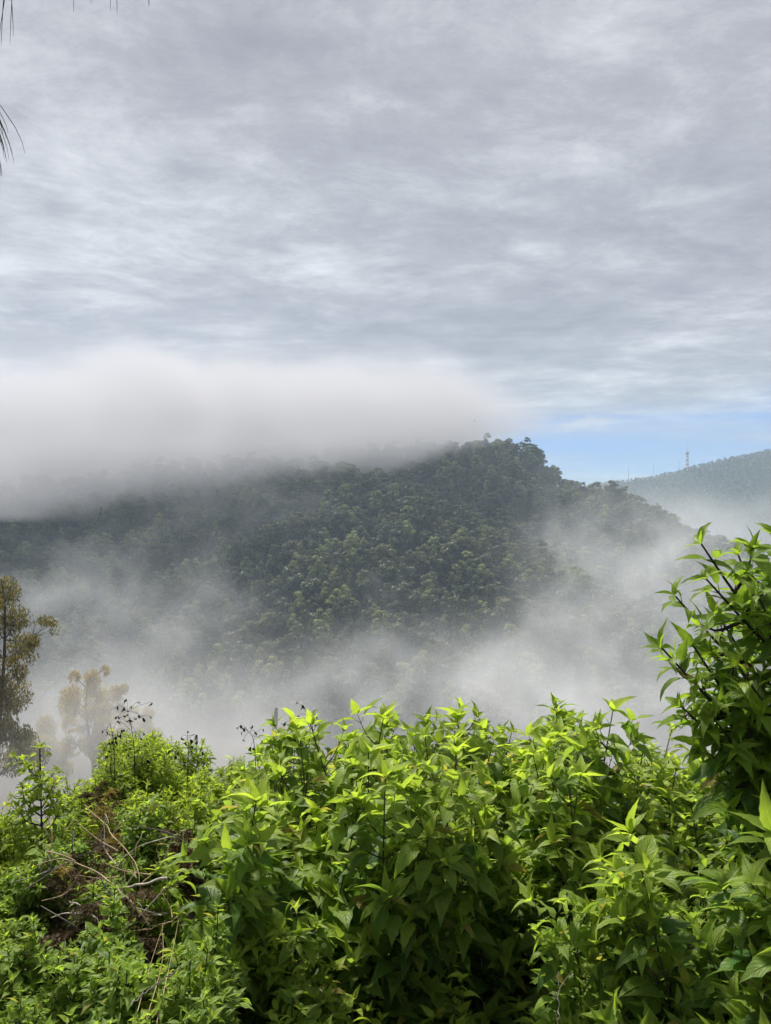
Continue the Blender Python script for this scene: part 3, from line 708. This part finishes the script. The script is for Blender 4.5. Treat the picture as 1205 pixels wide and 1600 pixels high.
mist_tree('casuarina_tree', 'pale blurred tree low in the mist between the casuarinas', 'tree', 75, 70, [(60, 1140, 18), (85, 1150, 18), (45, 1165, 22), (75, 1180, 24), (100, 1170, 18), (95, 1195, 22), (50, 1200, 22)], [(72, 1290), (70, 1160)], .5, 63, card=.22)
mist_tree('casuarina_tree', 'brownish tree half hidden behind the fine-leaved bushes', 'tree', 78, 195, [(185, 1118, 12), (205, 1112, 14), (222, 1120, 12), (195, 1140, 18), (218, 1145, 18), (180, 1155, 16), (240, 1150, 14)], [(200, 1260), (202, 1120)], .75, 64, card=.22)
mist_tree('yellow_tree', 'pale yellowish treetop showing above the thicket beside a dead trunk', 'tree', 66, 432, [(425, 1150, 10), (440, 1142, 11), (432, 1165, 15), (450, 1160, 10), (415, 1170, 12), (442, 1182, 16)], [(434, 1260), (436, 1150)], 1.0, 65, card=.2)
q = P(430, 1140, 58); gz = float(near_z(np.array([q[0]]), np.array([58.0]))[0]); a = Acc()
tube(a, curve_pts([(q[0], 58, gz - 1), P(429, 1165, 58), P(430, 1135, 58), P(432, 1106, 58)], 10), np.linspace(.3, .13, 10), 8, rough=.15, rng=np.random.default_rng(3))
tag(link('dead_tree', a.mesh('dead_tree', m_dead)), 'bare dead tree trunk poking out of the mist', 'tree')

# radio tower and masts on the far ridge
def m_paint(name, c): return mat_plain(name, [(0.3, tuple(k * .85 for k in c)), (0.7, c)], 0.3, .5, .02)
m_red, m_white, m_steel = m_paint('red_paint', (.42, .14, .12)), m_paint('white_paint', (.75, .75, .74)), m_paint('grey_steel', (.22, .23, .24))
foot = P(1074, 735, 2118); fz = float(far_z(np.array([foot[0]]), np.array([2118.0]))[0]); top = P(1074, 709, 2118)[2]; H = top - fz
tw = empty('radio_tower', (foot[0], 2118, fz)); tag(tw, 'red and white lattice radio tower on the far ridge', 'tower')
NB = 9
for b in range(NB):
    a = Acc(); z0, z1 = H * b / NB, H * (b + 1) / NB; w0, w1 = 4.2 * (1 - .72 * b / NB), 4.2 * (1 - .72 * (b + 1) / NB)
    for sx, sy in ((1, 1), (1, -1), (-1, 1), (-1, -1)): tube(a, [(sx * w0, sy * w0, z0), (sx * w1, sy * w1, z1)], .42, 4)
    for (s1, s2) in (((1, 1), (1, -1)), ((1, -1), (-1, -1)), ((-1, -1), (-1, 1)), ((-1, 1), (1, 1))):
        tube(a, [(s1[0] * w0, s1[1] * w0, z0), (s2[0] * w1, s2[1] * w1, z1)], .22, 4); tube(a, [(s2[0] * w0, s2[1] * w0, z0), (s1[0] * w1, s1[1] * w1, z1)], .22, 4)
        tube(a, [(s1[0] * w0, s1[1] * w0, z0), (s2[0] * w0, s2[1] * w0, z0)], .22, 4)
    link('lattice', a.mesh('lattice', m_white if b % 2 == 0 else m_red), tw)
def drum(name, z, rad, h, m):
    a = Acc(); tube(a, [(0, 0, z), (0, 0, z + .1), (0, 0, z + h - .1), (0, 0, z + h)], [rad * .9, rad, rad, rad * .9], 14); link(name, a.mesh(name, m), tw)
drum('platform', H * .96, 4.6, 7.0, m_red); drum('platform', H * .62, 3.2, 2.6, m_steel); drum('platform', H * .33, 3.6, 2.6, m_red)
for z, s, y in ((.78, 1, -3), (.52, -1, -3), (.80, -1, -3)):
    a = Acc(); tube(a, [(s * 2.2, y, H * z), (s * 2.2, y + .9, H * z)], [1.9, .5], 14); link('dish', a.mesh('dish', m_white), tw)
a = Acc(); tube(a, [(0, 0, H), (0, 0, H + 14), (0, 0, H + 26)], [.7, .45, .2], 6); link('antenna', a.mesh('antenna', m_steel), tw)
for px, pt, pb, lab in ((1061, 718, 742, 'thin grey mast just beside the radio tower on the ridge'), (1021, 723, 750, 'thin grey mast midway down the far ridge'), (982, 729, 757, 'lattice-thin mast at the low end of the far ridge')):
    f = P(px, pb, 2180); z0 = float(far_z(np.array([f[0]]), np.array([2180.0]))[0]); zt = P(px, pt, 2180)[2] - z0
    t = empty('radio_mast', (f[0], 2180, z0)); tag(t, lab, 'mast'); a = Acc()
    tube(a, [(0, 0, -3), (0, 0, zt * .6), (0, 0, zt)], [.75, .6, .3], 6); link('pole', a.mesh('pole', m_steel), t)
    a = Acc()
    for z in (.55, .8): tube(a, [(-1.6, 0, zt * z), (1.6, 0, zt * z)], .3, 4)
    link('crossarm', a.mesh('crossarm', m_steel), t)

# dry brush, fallen branch and twigs
m_fern = mat_leaf('dead_brown_frond', (.05, .037, .024), (.17, .12, .07), .2, .8, False, .15, .4)
m_twig = mat_plain('pale_dry_twig', [(0.3, (.22, .15, .08)), (0.6, (.42, .31, .18)), (.8, (.55, .44, .30))], 14.0, .75, .4, (1, 1, .4))
m_pale = mat_plain('bleached_branch', [(0.35, (.16, .13, .10)), (0.5, (.38, .34, .27)), (.7, (.55, .50, .42))], 22.0, .8, .5)
m_black = mat_plain('black_dry_pod', [(0.3, (.006, .005, .005)), (0.7, (.022, .017, .015))], 30.0, .8, .4)
def frond(acc, p0, d, L, r, tone):
    e = norm(d); c = curve_pts([p0, p0 + e * L * .4 + UP * .04 * L, p0 + e * L * .75 - UP * .05 * L, p0 + e * L - UP * .28 * L], 9)
    tube(acc, c, np.linspace(.003, .001, 9), 3, 0, .7, tone)
    for q_ in np.linspace(.12, .98, 20):
        i = q_ * 8; k = min(int(i), 7); p = c[k] + (c[k + 1] - c[k]) * (i - k); s_ = norm(np.cross(e, UP))
        for sg in (-1, 1):
            ll = L * .26 * math.sin(min(1, q_ * 1.15) * 2.9 + .15) * r.uniform(.6, 1.1) + .01
            o = norm(s_ * sg + e * .5 + np.array([0, 0, r.uniform(-.9, .3)]))
            n_ = 7; tt = np.linspace(.1, 1, n_); ctr = p + np.outer(tt * ll, o) - np.outer(tt ** 2 * ll * .3, UP)
            nr = rand_unit(r, n_); leaf_cards(acc, ctr, nr, .014, r, 2.0, r.uniform(0, .8), np.full(n_, tone))
def dead_fern(seed):
    r = np.random.default_rng(seed); a = Acc()
    for i in range(11):
        an = r.uniform(0, 6.28); el = r.uniform(.1, 1.1)
        frond(a, np.array([r.normal() * .05, r.normal() * .05, r.uniform(0, .12)]), np.array([math.cos(an) * math.cos(el), math.sin(an) * math.cos(el), math.sin(el)]), r.uniform(.25, .48), r, r.uniform(0, 1))
    return a.mesh('dead_fern', m_fern)
V_FERN = [dead_fern(500 + i) for i in range(3)]
rng = np.random.default_rng(12)
for i, (px, py, Y) in enumerate(((150, 1255, 3.7), (205, 1290, 3.5), (160, 1320, 3.3), (215, 1350, 3.2), (255, 1320, 3.4), (180, 1385, 3.0), (130, 1400, 2.8), (165, 1450, 2.55), (285, 1350, 3.2))):
    q = P(px, py, Y); o = link('dead_fern', V_FERN[i % 3], None, q - np.array([0, 0, .10])); o.rotation_euler = (rng.normal() * .15, rng.normal() * .15, rng.uniform(0, 6.28)); o.scale = (rng.uniform(.5, .75),) * 3
    tag(o, 'dead brown fern clump tangled in the dry brush heap', 'fern', 'dead ferns in the dry brush')
def stick(name, label, pts, r0, r1, m, side=(), cat='twig'):
    a = Acc(); r = np.random.default_rng(len(label)); c = curve_pts([P(*k) for k in pts], 16)
    r0, r1 = r0 * .55, r1 * .55
    c[1:-1] += r.normal(size=(14, 3)) * .0025; tube(a, c, np.linspace(r0, r1, 16), 7, rough=.12, rng=r)
    for s in side: tube(a, curve_pts([P(*k) for k in s], 8), np.linspace(r1 * 1.1, r1 * .5, 8), 5)
    tag(link(name, a.mesh(name, m)), label, cat)
stick('fallen_branch', 'pale bleached branch lying across the dry brush', [(105, 1412, 2.72), (160, 1398, 2.66), (215, 1383, 2.6), (262, 1372, 2.56)], .007, .008, m_pale, cat='branch')
stick('dry_twig', 'long dry twig forking down through the brown brush heap', [(133, 1258, 3.0), (160, 1285, 2.9), (178, 1308, 2.8), (205, 1337, 2.7), (216, 1370, 2.62), (220, 1405, 2.58)], .0035, .003, m_twig, [[(176, 1304, 2.8), (185, 1290, 2.8), (205, 1275, 2.8), (235, 1263, 2.8)]])
stick('dry_twig', 'orange-tan curved twig arching over the fallen branch', [(58, 1352, 2.75), (85, 1344, 2.7), (115, 1346, 2.66), (150, 1363, 2.58), (180, 1385, 2.52), (208, 1410, 2.48), (233, 1446, 2.45)], .003, .0058, m_twig, [[(72, 1330, 2.7), (100, 1337, 2.68), (118, 1345, 2.66)]])
stick('dry_twig', 'short thick pale twig curling down under the fallen branch', [(108, 1408, 2.6), (122, 1412, 2.58), (140, 1424, 2.56), (150, 1435, 2.54), (160, 1448, 2.52)], .004, .006, m_pale)
stick('dry_twig', 'thin level twig below the pale fallen branch', [(120, 1427, 2.6), (155, 1418, 2.58), (185, 1420, 2.56), (212, 1424, 2.54)], .003, .003, m_twig)
stick('dry_twig', 'grey twig sloping up under the arching tan twig', [(178, 1446, 2.6), (210, 1436, 2.58), (240, 1430, 2.56), (262, 1428, 2.55)], .0035, .003, m_dead)
stick('dry_twig', 'tan twig near the bleached leaf litter by the big leaves', [(200, 1460, 2.5), (230, 1450, 2.5), (262, 1443, 2.5), (278, 1432, 2.5)], .004, .003, m_twig)
stick('dry_twig', 'hanging pale twig at the top of the dry brush', [(213, 1372, 2.55), (208, 1350, 2.6), (212, 1330, 2.62), (222, 1302, 2.68)], .002, .002, m_twig)
r = np.random.default_rng(8)
for i in range(3):
    x0 = 272 + r.normal() * 8; x1 = 215 + i * 7 + r.normal() * 8
    a = Acc(); tube(a, curve_pts([P(x0, 1452 + r.uniform(-25, 10), 2.25), P((x0 * 2 + x1) / 3 + r.normal() * 12, 1505, 2.1), P(x1, 1620, 1.85)], 9), np.linspace(.0006, .0014, 9), 5)
    tag(link('dry_stalk', a.mesh('dry_stalk', m_twig)), 'pale straw stalk in the bundle leaning under the big leaves', 'stalk', 'straw stalks by the thicket foot')
stick('dry_twig', 'dark twig crossing the straw stalk bundle', [(285, 1512, 2.05), (255, 1530, 2.0), (232, 1548, 1.97), (205, 1572, 1.92)], .003, .004, m_dead)
stick('dry_twig', 'forked bare white twig in the dark foot of the thicket', [(872, 1600, 1.98), (874, 1560, 2.0), (873, 1518, 2.02)], .0028, .0014, m_pale, [[(874, 1565, 2.0), (862, 1552, 2.0), (850, 1538, 2.0)], [(874, 1545, 2.0), (884, 1530, 2.0), (892, 1520, 2.0)]])
stick('dry_twig', 'tan twig at the lower right corner under a bright leaf', [(1205, 1562, 1.75), (1180, 1545, 1.78), (1160, 1525, 1.8)], .004, .003, m_twig)
stick('dry_twig', 'grey twig lying behind the bright seedling on the right', [(1140, 1558, 1.95), (1115, 1556, 1.93), (1096, 1548, 1.93)], .005, .003, m_dead)
a = Acc(); r = np.random.default_rng(2); b = P(1065, 1600, 2.15); b[2] = -.5
tube(a, curve_pts([b, P(1062, 1560, 2.12), P(1053, 1500, 2.12), P(1049, 1448, 2.12)], 12), np.linspace(.030, .012, 12), 10, rough=.22, rng=r)
tag(link('mossy_stump', a.mesh('mossy_stump', m_wood)), 'dark narrow rotting stump behind the bright seedling', 'stump')

r = np.random.default_rng(33)
for i in range(22):
    px, py = r.uniform(60, 275), r.uniform(1275, 1440); Y = 3.15 - (py - 1275) / 165 * .55 - r.uniform(.05, .3); an = r.normal() * .7 + (0 if r.uniform() < .7 else 1.5); l = r.uniform(18, 55)
    a = Acc(); d0 = np.array([math.cos(an) * l, math.sin(an) * l]); b = r.normal(size=2) * 6
    c = curve_pts([P(px - d0[0], py - d0[1], Y), P(px + b[0], py + b[1], Y + r.normal() * .04), P(px + d0[0], py + d0[1], Y - .05)], 9); tube(a, c, np.linspace(.0016, .0028, 9) * r.uniform(.6, 1.2), 5)
    if r.uniform() < .6: tube(a, curve_pts([c[4], c[4] + r.normal(size=3) * .04 + UP * .03, c[4] + r.normal(size=3) * .03 + UP * .09], 6), [.0014, .0013, .0012, .001, .0009, .0008], 4)
    tag(link('dry_twig', a.mesh('dry_twig', [m_twig, m_pale, m_dead][i % 3])), 'thin short dry twig tangled in the brown brush heap', 'twig', 'thin twigs tangled in the dry brush')
for i in range(12):
    px, py = r.uniform(40, 260), r.uniform(1300, 1430); Y = 3.15 - (py - 1275) / 165 * .5; q = P(px, py, Y)
    place('ground_cover_plant', V_GC[int(r.integers(6))], q - np.array([0, 0, .2]), r.uniform(0, 6.28), r.uniform(.8, 1.1), 'small green plant growing up through the brown brush heap', 'plant', 'green plants among the dry brush')

# dead seed stalks with hanging black pods
def seed_stalk(label, foot, tip, spread, n, seed):
    r = np.random.default_rng(seed); f, t_ = P(*foot), P(*tip); e = empty('seed_stalk', f); tag(e, label, 'dead stalk', 'dead seed stalks above the bushes')
    s, pd = Acc(), Acc(); c = curve_pts([(0, 0, -.3), (t_ - f) * .5 + np.array([.012, 0, 0]), t_ - f], 10); tube(s, c, np.linspace(.0028, .001, 10), 5)
    for i in range(n):
        p = c[int(r.integers(4, 10))]; o = np.array([r.normal() * spread, r.normal() * spread * .6, r.normal() * spread * .7 + spread * .3]); tp = p + o
        tube(s, curve_pts([p, p + o * .6 + UP * .01, tp], 5), .0009, 3)
        ln = r.uniform(.016, .034); d = np.array([r.normal() * .3, r.normal() * .3, -1.0])
        for k in range(2): leaf(pd, tp, norm(d + r.normal(size=3) * .3), rand_unit(r, 1)[0], ln, ln * .5, r.uniform(.5, 2.0), .7, 0, .5, r, 'small')
    link('stalk', s.mesh('stalk', m_black), e); link('pods', pd.mesh('pods', m_black), e)
seed_stalk('tall dead stalk with dense black curled leaves in the fine-leaved bushes', (212, 1230, 3.9), (200, 1112, 3.9), .05, 26, 1)
seed_stalk('dead stalk with black curled leaves just left of the tallest dead stalk', (178, 1220, 3.85), (172, 1130, 3.85), .03, 14, 2)
#seed_stalk('thin dead stalk with few pods right of the tallest dead stalk', (236, 1200, 4.0), (236, 1118, 4.0), .02, 7, 3)
seed_stalk('dead stalk with black pods over the right end of the fine-leaved bushes', (290, 1200, 4.0), (292, 1150, 4.0), .04, 14, 4)
seed_stalk('thin dead stalk with hanging black pods left of the dead tree trunk', (402, 1190, 3.9), (386, 1140, 3.9), .045, 12, 5)
seed_stalk('thin dead stalk with hanging pods at the left end of the thicket', (478, 1160, 3.9), (484, 1118, 3.9), .055, 12, 6)
#seed_stalk('low dead stalk with few pods beside the lone tall plant', (140, 1230, 4.0), (125, 1190, 4.0), .04, 6, 7)
#seed_stalk('short dead stalk with pods between two bush clumps', (345, 1200, 4.1), (335, 1160, 4.1), .05, 9, 8)

# pine hanging in from the upper left
m_needle = mat_plain('pine_needle', [(0.3, (.010, .014, .008)), (0.7, (.022, .028, .014))], 10.0, .6, .1)
m_pbark = mat_plain('pine_bark', [(0.3, (.03, .02, .014)), (0.7, (.14, .09, .06))], 6.0, .9, .7, (2, 2, .5))
pb = np.array([-3.3, 2.9, 0.0]); pine = empty('pine_tree', pb); tag(pine, 'pine tree at the left edge with long dark needles hanging in', 'tree')
a = Acc(); r = np.random.default_rng(4); tube(a, curve_pts([(0, 0, -1.2), (.05, 0, 2), (-.05, .1, 4.5), (0, .2, 7)], 14), np.linspace(.24, .09, 14), 12, rough=.06, rng=r); link('trunk', a.mesh('trunk', m_pbark), pine)
def pine_branch(pts, tufts):
    a = Acc(); nd = Acc(); c = curve_pts([np.array(p) - pb for p in pts], 12); tube(a, c, np.linspace(.035, .006, 12), 6, rough=.1, rng=r)
    for p, d, n, L in tufts:
        p = np.array(p) - pb; j = c[np.argmin(np.linalg.norm(c - p, axis=1))]; tube(a, curve_pts([j, (j + p) / 2 + UP * .03, p], 6), np.linspace(.008, .004, 6), 5)
        for i in range(n):
            dd = norm(np.array(d) + r.normal(size=3) * .16); l = L * r.uniform(.65, 1.05); tube(nd, curve_pts([p, p + dd * l * .5, p + dd * l * .85 - UP * l * .16, p + dd * l * .95 - UP * l * .34], 6), [.0017, .0017, .0016, .0014, .001, .0005], 3)
    link('branch', a.mesh('branch', m_pbark), pine); link('needles', nd.mesh('needles', m_needle), pine)
pine_branch([(-3.3, 2.9, 3.9), (-2.4, 2.75, 3.6), (-1.75, 2.6, 3.25)], [(P(-56, 112, 2.6), (.33, .05, -.85), 60, .29), (P(-75, 170, 2.6), (.3, 0, -.8), 40, .25), (P(-130, 140, 2.7), (.2, .2, -.9), 40, .25)])
pine_branch([(-3.3, 2.9, 4.6), (-2.4, 2.9, 4.45), (-1.5, 3.0, 4.15), (-.9, 3.0, 4.0)], [(P(12, -75, 2.9), (.02, 0, -1), 2, .31), (P(24, -72, 2.9), (.0, 0, -1), 2, .31), (P(70, -150, 2.9), (.05, 0, -1), 26, .25), (P(120, -86, 3.0), (.0, 0, -1), 3, .24), (P(178, -86, 3.0), (0, 0, -1), 3, .245), (P(228, -86, 3.0), (.02, 0, -1), 3, .25)])

# two distant birds
m_bird = mat_plain('dark_feather', [(0.3, (.02, .02, .022)), (0.7, (.04, .04, .045))], 5.0, .8, .1)
for px, py, roll, lab in ((742, 658, .3, 'tiny dark bird gliding in front of the cloud bank'), (829, 657, -.25, 'tiny dark bird flying just right of the cloud edge')):
    bm = bpy.data.meshes.new('bird')
    v = [(-.75, .15, .10), (-.40, .0, .17), (-.38, .2, .16), (-.06, -.3, .0), (-.06, .2, .0), (0, -.42, .0), (0, -.3, .07), (0, .2, .06), (0, .5, .0), (0, -.05, -.07), (.06, -.3, 0), (.06, .2, 0), (.40, .0, .17), (.38, .2, .16), (.75, .15, .10), (-.1, .62, 0), (.1, .62, 0)]
    f = [(0, 1, 2), (1, 3, 4, 2), (3, 5, 6), (3, 6, 7, 4), (5, 10, 6), (6, 10, 11, 7), (10, 12, 13, 11), (12, 14, 13), (3, 9, 5), (5, 9, 10), (3, 4, 9), (10, 9, 11), (4, 8, 9), (9, 8, 11), (4, 7, 8), (7, 11, 8), (8, 15, 16)]
    bm.from_pydata(v, [], f); bm.materials.append(m_bird); o = link('bird', bm, None, P(px, py, 380)); o.rotation_euler = (.25, roll, 1.2); tag(o, lab, 'bird')
# ------------------------------------------------------------------ haze, cloud and mist
def mat_volume(name, dens, color=(0.945, 0.96, 0.97), aniso=0.1, attr=True):
    m, T, out = mat_new(name)
    v = T.new('ShaderNodeVolumePrincipled'); v.inputs['Color'].default_value = (*color, 1); v.inputs['Density'].default_value = dens
    v.inputs['Anisotropy'].default_value = aniso; v.inputs['Density Attribute'].default_value = 'density' if attr else ''
    T.l.new(v.outputs[0], out.inputs['Volume']); return m

def box_mesh(name, lo, hi, mat):
    a = Acc(); v = [(x, y, z) for x in (lo[0], hi[0]) for y in (lo[1], hi[1]) for z in (lo[2], hi[2])]
    a.add(v, [(0, 1, 3, 2), (4, 6, 7, 5), (0, 4, 5, 1), (2, 3, 7, 6), (0, 2, 6, 4), (1, 5, 7, 3)]); return a.mesh(name, mat, False)
if HAZE:
    haze = link('haze', box_mesh('haze', (-3700, -3700, -160), (3700, 3700, 420), mat_volume('haze', HAZE, (0.66, 0.83, 1.0), 0.1, False)))
    tag(haze, 'thin even haze filling the air over the valley', 'haze', kind='stuff')

def mist_object(name, label, cat, lo, hi, voxel, puffs, noise, gain, material, billow=False):
    """puffs: (centre, radii, weight) soft balls of vapour; noise frays them; baked on a grid of cubes `voxel` metres wide"""
    o = link(name, bpy.data.volumes.new(name)); tag(o, label, cat, kind='stuff')
    g = bpy.data.node_groups.new(name, 'GeometryNodeTree'); T = NT(g)
    g.interface.new_socket('Geometry', in_out='INPUT', socket_type='NodeSocketGeometry'); g.interface.new_socket('Geometry', in_out='OUTPUT', socket_type='NodeSocketGeometry')
    go = T.new('NodeGroupOutput'); p = T.new('GeometryNodeInputPosition').outputs[0]
    ws, wa, fs, stretch, lo_n, hi_n = noise
    wp = T.vec('ADD', p, T.vec('SCALE', T.vec('SUBTRACT', T.noisecol(p, ws, 2), (.5, .5, .5)), scale=wa))
    tot = None
    for c, r, w in puffs:
        q = T.vec('MULTIPLY', T.vec('SUBTRACT', wp, tuple(map(float, c))), tuple(1.0 / float(k) for k in r))
        e = T.math('MULTIPLY', T.math('EXPONENT', T.math('MULTIPLY', T.vec('DOT_PRODUCT', q, q), -1.0)), float(w))
        tot = e if tot is None else T.math('ADD', tot, e)
    nz = T.noise(T.vec('MULTIPLY', wp, stretch), fs, 7, .64)
    if billow:      # a body with lumpy edges
        d = T.smooth(T.math('ADD', tot, T.math('MULTIPLY', T.math('SUBTRACT', nz, .5), 1.4)), lo_n, hi_n)
    else:           # torn wisps
        d = T.math('SUBTRACT', T.math('MULTIPLY', tot, T.smooth(nz, lo_n, hi_n, 0.0, 1.0)), 0.02)
    d = T.math('MULTIPLY', T.math('MAXIMUM', d, 0.0), gain)
    # fade to nothing at the sides of the grid
    vc = T.new('GeometryNodeVolumeCube'); T.put(vc.inputs['Density'], d)
    vc.inputs['Min'].default_value = lo; vc.inputs['Max'].default_value = hi
    for i, ax in enumerate('XYZ'): vc.inputs['Resolution ' + ax].default_value = max(8, int((hi[i] - lo[i]) / voxel))
    sm = T.new('GeometryNodeSetMaterial'); T.l.new(vc.outputs[0], sm.inputs[0]); sm.inputs['Material'].default_value = material
    T.l.new(sm.outputs[0], go.inputs[0])
    o.modifiers.new('vapour', 'NODES').node_group = g
    o.data.materials.append(material)
    return o

m_mist = mat_volume('mist', 1.0)
m_cloud = mat_volume('cloud', 1.0, (0.78, 0.772, 0.79), 0.0)
def puff(px, py, Y, rx, ry, rz, w): return (P(px, py, Y), (rx / FPX * Y, rz, ry / FPX * Y), w)   # rx, ry in photo pixels at that depth, rz metres deep

bank = [puff(-300, 715, 850, 300, 85, 230, 1.0), puff(-20, 712, 860, 200, 80, 240, 1.0), puff(160, 688, 870, 170, 82, 240, 1.0), puff(330, 668, 880, 150, 66, 240, 1.0),
        puff(480, 660, 880, 140, 54, 230, 1.0), puff(610, 655, 880, 110, 50, 220, .95), puff(690, 655, 870, 90, 42, 180, .7), puff(765, 664, 860, 70, 30, 120, .45), puff(830, 672, 850, 60, 20, 90, .3),
        puff(30, 752, 620, 190, 48, 95, 1.5), puff(-180, 768, 600, 240, 55, 95, 1.5), puff(230, 728, 640, 160, 40, 85, 1.35), puff(400, 708, 660, 130, 30, 80, 1.1), puff(560, 700, 680, 130, 26, 75, 1.0), puff(680, 690, 740, 80, 22, 70, .6),
        puff(220, 575, 840, 90, 36, 120, .5), puff(690, 590, 860, 70, 30, 110, .4), puff(480, 600, 860, 90, 30, 110, .3)]
mist_object('cloud_bank', 'thick white cloud lying over the crest of the forested hill', 'cloud', (-760, 480, 0), (300, 1350, 260), 6.5, bank,
            (0.011, 70.0, 0.016, (1, 1, 1.5), 0.18, 0.95), 0.0125, m_cloud, True)

valley = [puff(-100, 1140, 260, 330, 130, 90, .6), puff(330, 1165, 240, 300, 85, 70, .75), puff(640, 1150, 250, 260, 80, 70, .7), puff(900, 1130, 270, 200, 115, 90, 1.15), puff(1130, 1120, 270, 180, 140, 90, 1.25), puff(520, 1050, 330, 170, 45, 45, .35), puff(780, 1010, 370, 120, 40, 40, .45), puff(620, 920, 450, 90, 26, 30, .22), puff(180, 860, 540, 90, 30, 34, .4), puff(420, 800, 610, 60, 40, 34, .4), puff(100, 930, 460, 130, 30, 34, .5),
          puff(950, 960, 400, 130, 130, 60, .75), puff(880, 840, 560, 70, 80, 50, .6), puff(1010, 880, 470, 90, 90, 60, .6), puff(1130, 900, 420, 120, 100, 70, .7), puff(1060, 830, 590, 70, 50, 40, .6),
          puff(720, 1040, 330, 150, 60, 60, .5), puff(300, 960, 400, 130, 60, 50, .5), puff(150, 930, 420, 110, 50, 50, .55), puff(40, 960, 380, 120, 60, 50, .3),
          puff(292, 908, 430, 24, 24, 22, 1.1), puff(230, 1010, 330, 150, 60, 50, .4), puff(460, 815, 590, 70, 45, 40, .5), puff(330, 820, 590, 90, 60, 40, .6), puff(230, 800, 600, 60, 60, 40, .35), puff(160, 880, 520, 120, 40, 40, .35)]
mist_object('valley_mist', 'torn white mist rising out of the valley in front of the forest', 'mist', (-360, 130, -125), (330, 680, 60), 3.0, valley,
            (0.022, 70.0, 0.036, (1, 1, 1.0), 0.37, 0.64), 0.0094, m_mist)

near = [puff(20, 1190, 36, 140, 90, 7, .55), puff(146, 1110, 52, 110, 90, 10, .9), puff(70, 1160, 58, 150, 80, 9, 1.0), puff(215, 1140, 60, 120, 80, 9, 1.0), puff(430, 1150, 50, 150, 70, 9, .95), puff(320, 1180, 50, 140, 60, 9, .8)]
mist_object('low_mist', 'thin mist drifting around the trees at the lower left', 'mist', (-34, 20, -32), (4, 76, -2), 1.1, near,
            (0.09, 7.0, 0.13, (1, 1, 1.2), 0.22, 0.62), 0.024, m_mist)

dist = [puff(1010, 850, 1250, 120, 50, 160, .9), puff(1120, 840, 1300, 130, 45, 160, .9), puff(1230, 850, 1350, 150, 60, 160, .9), puff(1080, 800, 1500, 120, 22, 90, .35), puff(1180, 795, 1500, 90, 20, 90, .4)]
mist_object('valley_mist', 'distant pale mist filling the gap below the radio tower ridge', 'mist', (380, 1000, -125), (1050, 1750, 40), 13.0, dist,
            (0.006, 120.0, 0.009, (1, 1, 1.5), 0.3, 0.66), 0.0018, m_mist)
